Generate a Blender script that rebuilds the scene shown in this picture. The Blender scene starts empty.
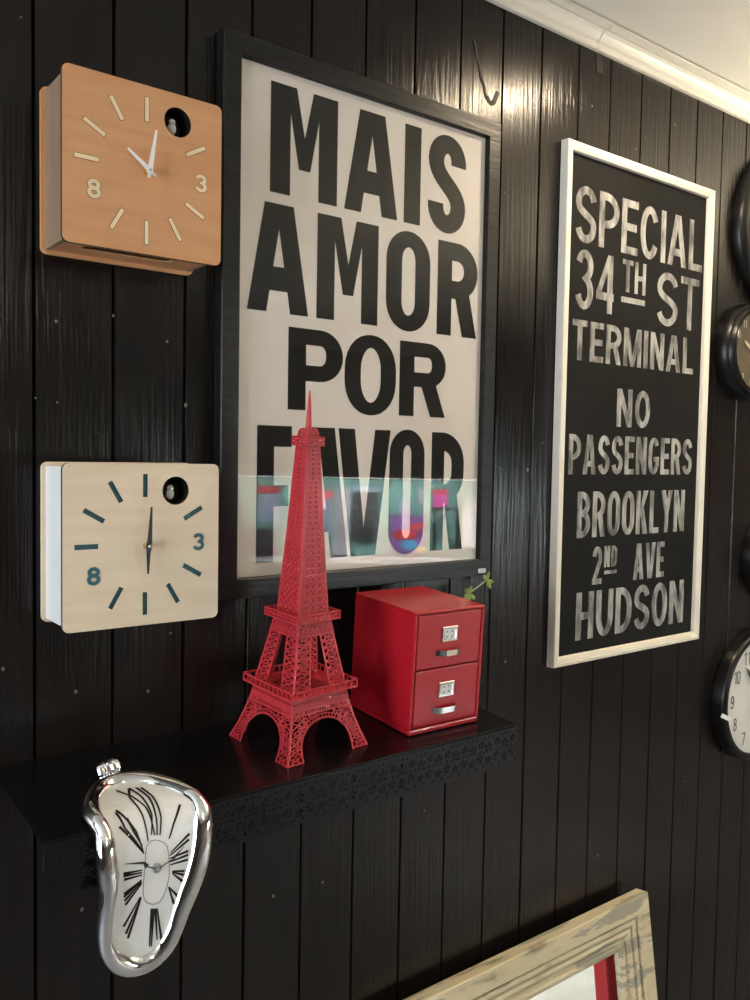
import bpy, bmesh, math, random
from math import sin, cos, pi, radians, sqrt
from mathutils import Vector, Matrix

random.seed(7)
SC = bpy.context.scene
COL = SC.collection

# ------------------------------------------------------------------ camera
cam_d = bpy.data.cameras.new('camera')
cam = bpy.data.objects.new('camera', cam_d)
COL.objects.link(cam)
cam_d.sensor_fit = 'VERTICAL'
cam_d.sensor_height = 24.0
cam_d.lens = 24.0 * 0.86105
cam_d.clip_start = 0.02
R_ = Vector((0.79436, -0.60713, 0.017527)).normalized()
pitch, yaw, roll = radians(-2.9279), radians(37.3923), radians(1.0061)
fw = Vector((sin(yaw) * cos(pitch), cos(yaw) * cos(pitch), sin(pitch)))
r0 = Vector((cos(yaw), -sin(yaw), 0))
u0 = r0.cross(fw)
rr = cos(roll) * r0 + sin(roll) * u0
uu = -sin(roll) * r0 + cos(roll) * u0
mw = Matrix((rr, uu, -fw)).transposed().to_4x4()
mw.translation = Vector((0, -1.1, 1.6))
cam.matrix_world = mw
SC.camera = cam

# ------------------------------------------------------------------ view, world
SC.view_settings.view_transform = 'Standard'
SC.view_settings.look = 'None'
SC.view_settings.exposure = 0.0
SC.view_settings.gamma = 1.0
SC.view_settings.use_curve_mapping = False
SC.cycles.max_bounces = 10
SC.cycles.glossy_bounces = 6
SC.cycles.transparent_max_bounces = 12
SC.cycles.sample_clamp_indirect = 30.0
SC.cycles.use_adaptive_sampling = False
SC.cycles.use_denoising = True
world = bpy.data.worlds.new('world')
SC.world = world
world.use_nodes = True
world.node_tree.nodes['Background'].inputs[0].default_value = (0.75, 0.85, 1.0, 1)
world.node_tree.nodes['Background'].inputs[1].default_value = 0.05

# ------------------------------------------------------------------ window daylight, lamp strengths
WARM = (1.0, 0.84, 0.67)
def area_light(name, loc, target, sx, sy, energy, color):
    d = bpy.data.lights.new(name, 'AREA')
    d.shape = 'RECTANGLE'; d.size = sx; d.size_y = sy; d.energy = energy; d.color = color
    o = bpy.data.objects.new(name, d); COL.objects.link(o)
    o.location = loc
    o.rotation_euler = (Vector(target) - Vector(loc)).to_track_quat('-Z', 'Y').to_euler()
    return o
# daylight through the side window (the opening in wall_left)
area_light('window_daylight', (-2.27, -0.95, 1.45), (0, -0.95, 1.45), 1.3, 1.5, 85, (0.88, 0.94, 1.0))
GLOBE_STRENGTH = 31.0
DOWNLIGHT_STRENGTH = 320.0
SPOT_ENERGY = 30.0
UPLIGHT_ENERGY = 106.0
KIOSK_ENERGY = 165.0

CEIL = 2.418

# ------------------------------------------------------------------ material helpers
def new_mat(name):
    m = bpy.data.materials.new(name); m.use_nodes = True
    nt = m.node_tree
    return m, nt, nt.nodes['Principled BSDF']
def col4(c): return (c[0], c[1], c[2], 1)
def plain(name, c, rough=0.5, metal=0.0, spec=0.5, noise=0.0, scale=30.0, coat=0.0, bump=0.0, bscale=200.0, stretch=(1, 1, 1), coat_rough=0.05):
    m, nt, b = new_mat(name)
    b.inputs['Base Color'].default_value = col4(c)
    b.inputs['Roughness'].default_value = rough
    b.inputs['Metallic'].default_value = metal
    b.inputs['Specular IOR Level'].default_value = spec
    b.inputs['Coat Weight'].default_value = coat
    b.inputs['Coat Roughness'].default_value = coat_rough
    if noise or bump:
        tc = nt.nodes.new('ShaderNodeTexCoord'); mp = nt.nodes.new('ShaderNodeMapping')
        mp.inputs['Scale'].default_value = stretch
        nt.links.new(tc.outputs['Object'], mp.inputs['Vector'])
    if noise:
        n = nt.nodes.new('ShaderNodeTexNoise'); n.inputs['Scale'].default_value = scale; n.inputs['Detail'].default_value = 6
        nt.links.new(mp.outputs[0], n.inputs['Vector'])
        rp = nt.nodes.new('ShaderNodeValToRGB')
        rp.color_ramp.elements[0].position = 0.3; rp.color_ramp.elements[1].position = 0.7
        rp.color_ramp.elements[0].color = col4([x * (1 - noise) for x in c])
        rp.color_ramp.elements[1].color = col4([min(1, x * (1 + noise)) for x in c])
        nt.links.new(n.outputs['Fac'], rp.inputs[0]); nt.links.new(rp.outputs[0], b.inputs['Base Color'])
    if bump:
        n2 = nt.nodes.new('ShaderNodeTexNoise'); n2.inputs['Scale'].default_value = bscale; n2.inputs['Detail'].default_value = 5
        nt.links.new(mp.outputs[0], n2.inputs['Vector'])
        bp = nt.nodes.new('ShaderNodeBump'); bp.inputs['Strength'].default_value = bump; bp.inputs['Distance'].default_value = 0.002
        nt.links.new(n2.outputs['Fac'], bp.inputs['Height']); nt.links.new(bp.outputs[0], b.inputs['Normal'])
    return m
def emit(name, c, s):
    m, nt, b = new_mat(name)
    b.inputs['Base Color'].default_value = col4(c)
    b.inputs['Emission Color'].default_value = col4(c)
    b.inputs['Emission Strength'].default_value = s
    return m

def wall_paint():
    """glossy black paint over vertical tongue and groove boards: grain shows as relief in the gloss"""
    m, nt, b = new_mat('black_gloss_boards')
    N, L = nt.nodes, nt.links
    tc = N.new('ShaderNodeTexCoord'); geo = N.new('ShaderNodeNewGeometry')
    mul = N.new('ShaderNodeMath'); mul.operation = 'MULTIPLY'; mul.inputs[1].default_value = 37.0
    L.new(geo.outputs['Random Per Island'], mul.inputs[0])
    cmb = N.new('ShaderNodeCombineXYZ'); L.new(mul.outputs[0], cmb.inputs[0]); L.new(mul.outputs[0], cmb.inputs[2])
    add = N.new('ShaderNodeVectorMath'); add.operation = 'ADD'
    L.new(tc.outputs['Object'], add.inputs[0]); L.new(cmb.outputs[0], add.inputs[1])
    mp = N.new('ShaderNodeMapping'); mp.inputs['Scale'].default_value = (1, 1, 0.055); L.new(add.outputs[0], mp.inputs['Vector'])
    wav = N.new('ShaderNodeTexNoise'); wav.inputs['Scale'].default_value = 11; wav.inputs['Detail'].default_value = 1.0
    L.new(mp.outputs[0], wav.inputs['Vector'])
    # growth rings: saw of a smooth field
    m2 = N.new('ShaderNodeMath'); m2.operation = 'MULTIPLY'; m2.inputs[1].default_value = 16.0; L.new(wav.outputs['Fac'], m2.inputs[0])
    fr = N.new('ShaderNodeMath'); fr.operation = 'PINGPONG'; fr.inputs[1].default_value = 0.5; L.new(m2.outputs[0], fr.inputs[0])
    mp2 = N.new('ShaderNodeMapping'); mp2.inputs['Scale'].default_value = (1, 1, 0.03); L.new(add.outputs[0], mp2.inputs['Vector'])
    fine = N.new('ShaderNodeTexNoise'); fine.inputs['Scale'].default_value = 240; fine.inputs['Detail'].default_value = 4; L.new(mp2.outputs[0], fine.inputs['Vector'])
    s = N.new('ShaderNodeMath'); s.operation = 'MULTIPLY_ADD'; s.inputs[1].default_value = 0.6
    L.new(fr.outputs[0], s.inputs[0]); L.new(fine.outputs['Fac'], s.inputs[2])
    bp = N.new('ShaderNodeBump'); bp.inputs['Strength'].default_value = 0.55; bp.inputs['Distance'].default_value = 0.0015
    L.new(s.outputs[0], bp.inputs['Height']); L.new(bp.outputs[0], b.inputs['Normal'])
    pn = N.new('ShaderNodeTexNoise'); pn.inputs['Scale'].default_value = 5.0; pn.inputs['Detail'].default_value = 3; L.new(add.outputs[0], pn.inputs['Vector'])
    mr = N.new('ShaderNodeMapRange'); mr.inputs[1].default_value = 0.3; mr.inputs[2].default_value = 0.7
    mr.inputs[3].default_value = 0.17; mr.inputs[4].default_value = 0.27
    L.new(pn.outputs['Fac'], mr.inputs[0]); L.new(mr.outputs[0], b.inputs['Roughness'])
    rp = N.new('ShaderNodeValToRGB')
    rp.color_ramp.elements[0].color = (0.0050, 0.0038, 0.0034, 1); rp.color_ramp.elements[1].color = (0.0135, 0.0088, 0.0068, 1)
    L.new(fr.outputs[0], rp.inputs[0]); L.new(rp.outputs[0], b.inputs['Base Color'])
    b.inputs['Specular IOR Level'].default_value = 0.32
    return m

def wood(name, c1, c2, rough=0.45, scale=9.0, vertical=False, bump=0.0, spec=0.5):
    m, nt, b = new_mat(name)
    N, L = nt.nodes, nt.links
    tc = N.new('ShaderNodeTexCoord'); mp = N.new('ShaderNodeMapping')
    mp.inputs['Scale'].default_value = (8, 8, 0.6) if vertical else (0.7, 8, 8)
    L.new(tc.outputs['Object'], mp.inputs['Vector'])
    n = N.new('ShaderNodeTexNoise'); n.inputs['Scale'].default_value = scale; n.inputs['Detail'].default_value = 7; n.inputs['Distortion'].default_value = 0.4
    L.new(mp.outputs[0], n.inputs['Vector'])
    rp = N.new('ShaderNodeValToRGB'); rp.color_ramp.elements[0].position = 0.32; rp.color_ramp.elements[1].position = 0.68
    rp.color_ramp.elements[0].color = col4(c1); rp.color_ramp.elements[1].color = col4(c2)
    L.new(n.outputs['Fac'], rp.inputs[0]); L.new(rp.outputs[0], b.inputs['Base Color'])
    b.inputs['Roughness'].default_value = rough
    b.inputs['Specular IOR Level'].default_value = spec
    if bump:
        bp = N.new('ShaderNodeBump'); bp.inputs['Strength'].default_value = bump; bp.inputs['Distance'].default_value = 0.0015
        L.new(n.outputs['Fac'], bp.inputs['Height']); L.new(bp.outputs[0], b.inputs['Normal'])
    return m

def pane_glass(name, tint=(1, 1, 1)):
    """clear picture glass: straight-through pane with a Fresnel mirror on it"""
    m = bpy.data.materials.new(name); m.use_nodes = True
    nt = m.node_tree; nt.nodes.clear()
    out = nt.nodes.new('ShaderNodeOutputMaterial'); mix = nt.nodes.new('ShaderNodeMixShader')
    tr = nt.nodes.new('ShaderNodeBsdfTransparent'); tr.inputs[0].default_value = col4(tint)
    gl = nt.nodes.new('ShaderNodeBsdfGlossy'); gl.inputs['Roughness'].default_value = 0.0
    fr = nt.nodes.new('ShaderNodeFresnel')
    ge = nt.nodes.new('ShaderNodeNewGeometry'); ma = nt.nodes.new('ShaderNodeMath'); ma.operation = 'MULTIPLY_ADD'
    ma.inputs[1].default_value = 1.001 - 1.42; ma.inputs[2].default_value = 1.42   # coated inner face: only the outer face mirrors
    nt.links.new(ge.outputs['Backfacing'], ma.inputs[0]); nt.links.new(ma.outputs[0], fr.inputs['IOR'])
    nt.links.new(fr.outputs[0], mix.inputs[0]); nt.links.new(tr.outputs[0], mix.inputs[1]); nt.links.new(gl.outputs[0], mix.inputs[2])
    nt.links.new(mix.outputs[0], out.inputs[0])
    return m

def chalk_mat():
    m, nt, b = new_mat('worn_white_paint')
    N, L = nt.nodes, nt.links
    tc = N.new('ShaderNodeTexCoord')
    mp = N.new('ShaderNodeMapping'); mp.inputs['Scale'].default_value = (1, 1, 0.35); L.new(tc.outputs['Object'], mp.inputs['Vector'])
    n = N.new('ShaderNodeTexNoise'); n.inputs['Scale'].default_value = 60; n.inputs['Detail'].default_value = 8; L.new(mp.outputs[0], n.inputs['Vector'])
    rp = N.new('ShaderNodeValToRGB'); rp.color_ramp.elements[0].position = 0.36; rp.color_ramp.elements[1].position = 0.64
    rp.color_ramp.elements[0].color = (0.10, 0.10, 0.098, 1); rp.color_ramp.elements[1].color = (0.42, 0.415, 0.40, 1)
    L.new(n.outputs['Fac'], rp.inputs[0]); L.new(rp.outputs[0], b.inputs['Base Color'])
    b.inputs['Roughness'].default_value = 0.8
    return m

def distressed():
    m, nt, b = new_mat('distressed_cream_paint')
    N, L = nt.nodes, nt.links
    tc = N.new('ShaderNodeTexCoord')
    mp = N.new('ShaderNodeMapping'); mp.inputs['Scale'].default_value = (0.16, 1, 0.8); L.new(tc.outputs['Object'], mp.inputs['Vector'])
    n = N.new('ShaderNodeTexNoise'); n.inputs['Scale'].default_value = 26; n.inputs['Detail'].default_value = 8; n.inputs['Roughness'].default_value = 0.62
    L.new(mp.outputs[0], n.inputs['Vector'])
    rp = N.new('ShaderNodeValToRGB')
    e = rp.color_ramp.elements
    e[0].position = 0.34; e[0].color = (0.24, 0.19, 0.12, 1)
    e[1].position = 0.42; e[1].color = (0.60, 0.51, 0.33, 1)
    x = e.new(0.55); x.color = (0.66, 0.57, 0.38, 1)
    x = e.new(0.58); x.color = (0.36, 0.33, 0.24, 1)
    L.new(n.outputs['Fac'], rp.inputs[0]); L.new(rp.outputs[0], b.inputs['Base Color'])
    bp = N.new('ShaderNodeBump'); bp.inputs['Strength'].default_value = 0.35; bp.inputs['Distance'].default_value = 0.002
    L.new(n.outputs['Fac'], bp.inputs['Height']); L.new(bp.outputs[0], b.inputs['Normal'])
    b.inputs['Roughness'].default_value = 0.55
    return m

M = {}
M['wall'] = wall_paint()
M['groove'] = plain('groove_black', (0.004, 0.004, 0.004), 0.6)
M['chip'] = plain('paint_chip_grey', (0.10, 0.10, 0.09), 0.35)
M['white_paint'] = plain('cream_white_paint', (0.80, 0.76, 0.66), 0.35, noise=0.03, scale=4)
M['ceiling'] = plain('ceiling_white', (0.83, 0.80, 0.72), 0.9, noise=0.02, scale=2)
M['room_wall'] = plain('room_plaster', (0.20, 0.165, 0.14), 0.9, noise=0.06, scale=3)
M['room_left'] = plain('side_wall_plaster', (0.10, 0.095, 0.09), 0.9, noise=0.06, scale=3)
M['floor'] = plain('pale_stone_floor', (0.22, 0.22, 0.235), 0.5, noise=0.12, scale=6)
M['caulk'] = plain('joint_shadow_grey', (0.35, 0.33, 0.29), 0.8)
M['oak'] = wood('orange_beech_veneer', (0.57, 0.28, 0.13), (0.63, 0.33, 0.16), 0.42, spec=0.35)
M['oak_side'] = wood('pale_beech_ply', (0.26, 0.175, 0.11), (0.33, 0.225, 0.145), 0.45, vertical=True)
M['birch'] = wood('pale_birch_veneer', (0.72, 0.58, 0.42), (0.78, 0.65, 0.49), 0.42)
M['white_ply'] = plain('white_lacquer', (0.80, 0.80, 0.80), 0.35, noise=0.02)
M['burnt'] = plain('laser_burnt_edge', (0.018, 0.012, 0.008), 0.7)
M['inlay'] = plain('pale_maple_inlay', (0.82, 0.66, 0.42), 0.4, noise=0.05)
M['teal'] = plain('teal_lacquer', (0.035, 0.13, 0.155), 0.45, noise=0.04)
M['white_plastic'] = plain('white_plastic', (0.85, 0.84, 0.82), 0.3)
M['black_metal'] = plain('black_hand_metal', (0.02, 0.02, 0.022), 0.35)
M['brass'] = plain('brass', (0.7, 0.5, 0.22), 0.3, metal=1.0)
M['steel'] = plain('polished_steel', (0.8, 0.8, 0.8), 0.15, metal=1.0)
M['grey_metal'] = plain('grey_satin_metal', (0.42, 0.41, 0.40), 0.4, metal=0.6)
M['chrome'] = plain('chrome_rim', (0.86, 0.87, 0.88), 0.06, metal=1.0)
M['paper'] = plain('poster_paper', (0.70, 0.64, 0.58), 0.75, noise=0.015, scale=3)
M['ink'] = plain('black_ink', (0.008, 0.007, 0.006), 0.7, spec=0.2)
M['poster_frame'] = wood('black_brushed_wood', (0.004, 0.004, 0.004), (0.013, 0.012, 0.011), 0.38, bump=0.6, scale=16, spec=0.3)
M['pane'] = pane_glass('picture_glass')
M['watch_glass'] = pane_glass('watch_glass')
M['tag'] = plain('white_sticker', (0.8, 0.8, 0.78), 0.5)
M['tag_ink'] = plain('sticker_print', (0.18, 0.18, 0.18), 0.6)
M['board'] = plain('blackboard_black', (0.0095, 0.009, 0.0085), 0.65, noise=0.25, scale=8, spec=0.12)
M['board_frame'] = plain('white_frame_paint', (0.80, 0.755, 0.66), 0.45, noise=0.04, scale=14, stretch=(1, 1, 1))
M['chalk'] = chalk_mat()
M['shelf'] = plain('black_shelf_steel', (0.0045, 0.0045, 0.0048), 0.2, spec=0.28, noise=0.1, scale=20)
M['tower'] = plain('red_powder_coat', (0.52, 0.033, 0.045), 0.42, noise=0.05, scale=60)
M['cab'] = plain('red_enamel', (0.42, 0.010, 0.020), 0.28, coat=0.3, coat_rough=0.08, noise=0.03, scale=8)
M['dial'] = plain('white_dial', (0.88, 0.88, 0.86), 0.4)
M['black_gloss'] = plain('black_gloss_rim', (0.005, 0.005, 0.0055), 0.3, spec=0.3)
M['dark_dial'] = plain('dark_brown_dial', (0.13, 0.10, 0.065), 0.45, noise=0.3, scale=18)
M['cream_num'] = plain('cream_numerals', (0.72, 0.64, 0.48), 0.5)
M['mirror_frame'] = distressed()
M['mirror'] = plain('silvered_mirror', (0.88, 0.9, 0.9), 0.01, metal=1.0)
M['leaf'] = plain('yellow_green_leaf', (0.22, 0.30, 0.06), 0.5, noise=0.2, scale=60)
M['stem'] = plain('pale_green_stem', (0.42, 0.45, 0.30), 0.5)
M['black_cavity'] = plain('dark_cavity', (0.006, 0.005, 0.005), 0.6)
M['globe'] = emit('fill_globe_glow', WARM, GLOBE_STRENGTH)
M['lens'] = emit('downlight_lens_glow', (1.0, 0.80, 0.55), DOWNLIGHT_STRENGTH)
M['strip'] = emit('strip_light_glow', (1.0, 1.0, 0.97), 9.0)

# ------------------------------------------------------------------ object helpers
def thing(name, label, cat, loc=(0, 0, 0), rot=(0, 0, 0), group=None):
    o = bpy.data.objects.new(name, None); COL.objects.link(o)
    o.empty_display_size = 0.05
    o.location = loc; o.rotation_euler = rot
    o['label'] = label; o['category'] = cat
    if group: o['group'] = group
    return o
def tag(o, label, cat, group=None):
    o['label'] = label; o['category'] = cat
    if group: o['group'] = group
    return o
def obj(name, bm, mat, parent=None, smooth=False, label=None, bevel=0.0, segs=2):
    me = bpy.data.meshes.new(name); bm.to_mesh(me); bm.free()
    for m in (mat if isinstance(mat, (list, tuple)) else [mat]): me.materials.append(m)
    if smooth:
        for p in me.polygons: p.use_smooth = True
    o = bpy.data.objects.new(name, me); COL.objects.link(o)
    if parent is not None: o.parent = parent
    if label: o['label'] = label
    if bevel:
        md = o.modifiers.new('edge', 'BEVEL'); md.width = bevel; md.segments = segs; md.limit_method = 'ANGLE'; md.angle_limit = radians(40)
    return o
def struct(name, bm, mat, **k):
    o = obj(name, bm, mat, **k); o['kind'] = 'structure'; return o
def box(bm, x0, x1, y0, y1, z0, z1, mi=0):
    vs = [bm.verts.new((x, y, z)) for x in (x0, x1) for y in (y0, y1) for z in (z0, z1)]
    for f in ((0, 1, 3, 2), (4, 6, 7, 5), (0, 4, 5, 1), (2, 3, 7, 6), (0, 2, 6, 4), (1, 5, 7, 3)):
        fc = bm.faces.new([vs[i] for i in f]); fc.material_index = mi
def BOX(*a):
    bm = bmesh.new(); box(bm, *a); return bm
def bar(bm, p, q, w, t, nrm):
    """a straight bar from p to q: width w in the plane, thickness t along nrm"""
    p, q, nrm = Vector(p), Vector(q), Vector(nrm).normalized()
    d = (q - p)
    if d.length < 1e-7: return
    s = d.cross(nrm).normalized() * (w / 2); n = nrm * (t / 2)
    vs = [bm.verts.new(b + sx * s + sn * n) for b in (p, q) for sx in (-1, 1) for sn in (-1, 1)]
    for f in ((0, 1, 3, 2), (4, 6, 7, 5), (0, 4, 5, 1), (2, 3, 7, 6), (0, 2, 6, 4), (1, 5, 7, 3)):
        bm.faces.new([vs[i] for i in f])
def lathe(bm, prof, n=48, axis='y', mi=0, c=(0, 0, 0), cap=True):
    """prof: (radius, height along axis)"""
    rings = []
    for r, h in prof:
        ring = []
        for i in range(n):
            a = 2 * pi * i / n
            if axis == 'y': v = (c[0] + r * cos(a), c[1] + h, c[2] + r * sin(a))
            elif axis == 'z': v = (c[0] + r * cos(a), c[1] + r * sin(a), c[2] + h)
            else: v = (c[0] + h, c[1] + r * cos(a), c[2] + r * sin(a))
            ring.append(bm.verts.new(v))
        rings.append(ring)
    for a, b in zip(rings, rings[1:]):
        for i in range(n):
            j = (i + 1) % n
            f = bm.faces.new((a[i], a[j], b[j], b[i])); f.material_index = mi
    for ring in (rings[0], rings[-1]) if cap else ():
        try:
            f = bm.faces.new(ring); f.material_index = mi
        except Exception: pass
    bmesh.ops.recalc_face_normals(bm, faces=bm.faces[:])
def tube(bm, pts, r, n=8, close=False, radii=None):
    pts = [Vector(p) for p in pts]; rings = []; up = None
    for i, p in enumerate(pts):
        a = pts[(i - 1) % len(pts)] if (i > 0 or close) else p
        b = pts[(i + 1) % len(pts)] if (i < len(pts) - 1 or close) else p
        t = (b - a).normalized()
        if up is None: up = t.orthogonal().normalized()
        up = (up - t * up.dot(t)).normalized(); s = t.cross(up)
        rad = radii[i] if radii else r
        rings.append([bm.verts.new(p + (up * cos(2 * pi * k / n) + s * sin(2 * pi * k / n)) * rad) for k in range(n)])
    m = len(rings)
    for i in range(m if close else m - 1):
        A, B = rings[i], rings[(i + 1) % m]
        for k in range(n):
            bm.faces.new((A[k], A[(k + 1) % n], B[(k + 1) % n], B[k]))
    if not close:
        bm.faces.new(rings[0]); bm.faces.new(rings[-1])
    bmesh.ops.recalc_face_normals(bm, faces=bm.faces[:])
def poly(bm, pts, y=0.0, mi=0):
    """flat polygon in the x-z plane facing -y"""
    a = sum(p[0] * q[1] - q[0] * p[1] for p, q in zip(pts, pts[1:] + pts[:1]))
    if a < 0: pts = pts[::-1]
    try:
        f = bm.faces.new([bm.verts.new((p[0], y, p[1])) for p in pts]); f.material_index = mi
    except Exception: pass
def rrect(x0, x1, z0, z1, r, n=6):
    out = []
    for cx, cz, a0 in ((x1 - r, z0 + r, -90), (x1 - r, z1 - r, 0), (x0 + r, z1 - r, 90), (x0 + r, z0 + r, 180)):
        for i in range(n + 1):
            a = radians(a0 + 90 * i / n); out.append((cx + r * cos(a), cz + r * sin(a)))
    return out
def circle(cx, cz, r, n=32, rz=None):
    return [(cx + r * cos(2 * pi * i / n), cz + (rz or r) * sin(2 * pi * i / n)) for i in range(n)]
def plate(outlines, y0, y1):
    """a plate with holes: first outline outer, the rest holes (even-odd), between y0 and y1"""
    cu = bpy.data.curves.new('tmp', 'CURVE'); cu.dimensions = '2D'; cu.fill_mode = 'BOTH'
    cu.extrude = abs(y1 - y0) / 2
    for pts in outlines:
        sp = cu.splines.new('POLY'); sp.points.add(len(pts) - 1)
        for p, (x, z) in zip(sp.points, pts): p.co = (x, z, 0, 1)
        sp.use_cyclic_u = True
    o = bpy.data.objects.new('tmp', cu); COL.objects.link(o)
    dg = bpy.context.evaluated_depsgraph_get()
    me = bpy.data.meshes.new_from_object(o.evaluated_get(dg))
    bm = bmesh.new(); bm.from_mesh(me)
    bpy.data.objects.remove(o); bpy.data.curves.remove(cu); bpy.data.meshes.remove(me)
    ym = (y0 + y1) / 2
    for v in bm.verts: v.co = Vector((v.co.x, ym - v.co.z, v.co.y))
    bmesh.ops.remove_doubles(bm, verts=bm.verts[:], dist=1e-6)
    bmesh.ops.recalc_face_normals(bm, faces=bm.faces[:])
    return bm
def text_bm(s, size, extr=0.0):
    cu = bpy.data.curves.new('tmp', 'FONT'); cu.body = s; cu.size = size; cu.align_x = 'CENTER'; cu.align_y = 'CENTER'; cu.extrude = extr
    o = bpy.data.objects.new('tmp', cu); COL.objects.link(o)
    dg = bpy.context.evaluated_depsgraph_get()
    me = bpy.data.meshes.new_from_object(o.evaluated_get(dg))
    bm = bmesh.new(); bm.from_mesh(me)
    bpy.data.objects.remove(o); bpy.data.curves.remove(cu); bpy.data.meshes.remove(me)
    return bm

# ------------------------------------------------------------------ stroke lettering
def strip(pts, sw, sh, closed=False, t0=None, t1=None):
    """outline quads of a stroke with an upright elliptical pen (sw wide stems, sh tall bars)"""
    n = len(pts); out = []; L = []; Rr = []
    for i, p in enumerate(pts):
        a = pts[(i - 1) % n] if (i > 0 or closed) else p
        b = pts[(i + 1) % n] if (i < n - 1 or closed) else p
        tx, ty = b[0] - a[0], b[1] - a[1]; l = sqrt(tx * tx + ty * ty) or 1
        nx, ny = -ty / l, tx / l
        if i == 0 and t0: nx, ny = t0
        if i == n - 1 and t1: nx, ny = t1
        h = 0.5 * sqrt((nx * sw) ** 2 + (ny * sh) ** 2)
        L.append((p[0] + nx * h, p[1] + ny * h)); Rr.append((p[0] - nx * h, p[1] - ny * h))
    for i in range(n if closed else n - 1):
        j = (i + 1) % n
        out.append([L[i], L[j], Rr[j], Rr[i]])
    return out
def arc(cx, cy, rx, ry, a0, a1, n=14):
    return [(cx + rx * cos(radians(a0 + (a1 - a0) * i / n)), cy + ry * sin(radians(a0 + (a1 - a0) * i / n))) for i in range(n + 1)]
def bez(p0, p1, p2, p3, n=12):
    out = []
    for i in range(n + 1):
        t = i / n; u = 1 - t
        out.append(tuple(u ** 3 * a + 3 * u * u * t * b + 3 * u * t * t * c + t ** 3 * d for a, b, c, d in zip(p0, p1, p2, p3)))
    return out
def Q(x0, y0, x1, y1): return [(x0, y0), (x1, y0), (x1, y1), (x0, y1)]
def glyph(ch, w, h, sw, sh, k=1.0, heavy=False):
    """k: how tall the rounded ends are against their half width"""
    S, H = sw / 2, sh / 2
    rx = (w - sw) / 2; ry = min((h - sh) / 2, rx * k)
    cx = w / 2
    if ch == 'I': return [Q(0, 0, w, h)]
    if ch == '1': return [Q(w - sw, 0, w, h), [(w - sw, h), (w - sw, h - sh * 1.2), (0, h * 0.72), (0, h * 0.72 + sh)]]
    if ch == 'L': return [Q(0, 0, sw, h), Q(0, 0, w, sh)]
    if ch == 'T': return [Q(cx - S, 0, cx + S, h), Q(0, h - sh, w, h)]
    if ch == 'F': return [Q(0, 0, sw, h), Q(0, h - sh, w, h), Q(0, h * 0.41, w * 0.92, h * 0.41 + sh)]
    if ch == 'E': return [Q(0, 0, sw, h), Q(0, 0, w, sh), Q(0, h - sh, w, h), Q(0, h / 2 - H, w * 0.92, h / 2 + H)]
    if ch == 'H': return [Q(0, 0, sw, h), Q(w - sw, 0, w, h), Q(0, h / 2 - H, w, h / 2 + H)]
    if ch == 'N': return [Q(0, 0, sw, h), Q(w - sw, 0, w, h), [(0, h), (sw * 1.05, h), (w, 0), (w - sw * 1.05, 0)]]
    if ch == 'M':
        if heavy:
            return [Q(0, 0, sw, h), Q(w - sw, 0, w, h),
                    [(0, h), (w * 0.375, h), (cx, h * 0.56), (cx, h * 0.26), (w * 0.415, h * 0.26), (sw * 0.9, h * 0.86)],
                    [(w, h), (w * 0.625, h), (cx, h * 0.56), (cx, h * 0.26), (w * 0.585, h * 0.26), (w - sw * 0.9, h * 0.86)]]
        return [Q(0, 0, sw * 0.9, h), Q(w - sw * 0.9, 0, w, h), [(0, h), (sw * 1.1, h), (cx + S * 0.8, 0), (cx - S * 0.8, 0)],
                [(w, h), (w - sw * 1.1, h), (cx - S * 0.8, 0), (cx + S * 0.8, 0)]]
    if ch in 'AV':
        aw = w * 0.47 if heavy else sw * 1.25
        lw = w * 0.305 if heavy else sw * 1.05
        hi = h * 0.77 if heavy else h * 0.74
        g = [[(0, 0), (lw, 0), (cx, hi), (cx, h), (cx - aw / 2, h)], [(w, 0), (w - lw, 0), (cx, hi), (cx, h), (cx + aw / 2, h)]]
        if ch == 'V':
            return [[(x, h - y) for x, y in p] for p in g]
        yb = h * 0.2; yt = yb + (sh * 1.15 if heavy else sh)
        xl = lambda y: (lw + (cx - lw) * y / hi) - sw * 0.25
        g.append([(xl(yb), yb), (w - xl(yb), yb), (w - xl(yt), yt), (xl(yt), yt)])
        return g
    if ch == 'Y': return [Q(cx - S, 0, cx + S, h * 0.5)] + [[(0, h), (sw * 1.08, h), (cx + S * 0.9, h * 0.45), (cx - S, h * 0.42)], [(w, h), (w - sw * 1.08, h), (cx - S * 0.9, h * 0.45), (cx + S, h * 0.42)]]
    if ch == 'K': return [Q(0, 0, sw, h), [(w - sw * 1.2, h), (w, h), (sw * 0.9, h * 0.30), (sw * 0.9, h * 0.48)], [(w - sw * 1.25, 0), (w, 0), (w * 0.62, h * 0.64), (w * 0.38, h * 0.50)]]
    if ch in 'O0':
        p = arc(cx, h - H - ry, rx, ry, 0, 180) + arc(cx, H + ry, rx, ry, 180, 360)
        return strip(p, sw, sh, True)
    if ch in 'CG':
        p = arc(cx, h - H - ry, rx, ry, 12 if k < 1.6 else 30, 180) + arc(cx, H + ry, rx, ry, 180, 348 if k < 1.6 else 330)
        g = strip(p, sw, sh)
        if ch == 'G': g += [Q(w - sw, H + ry * 0.5, w, h * 0.48), Q(cx, h * 0.48 - sh, w, h * 0.48)]
        return g
    if ch == 'U':
        return strip([(S, h), (S, H + ry)] + arc(cx, H + ry, rx, ry, 180, 360) + [(w - S, h)], sw, sh)
    if ch == 'D':
        r2 = (w - sw) * 0.75
        p = [(S, h - H)] + arc(w - S - r2, h - H - ry, r2, ry, 90, 0) + arc(w - S - r2, H + ry, r2, ry, 0, -90) + [(S, H)]
        return [Q(0, 0, sw, h)] + strip(p, sw, sh)
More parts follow.
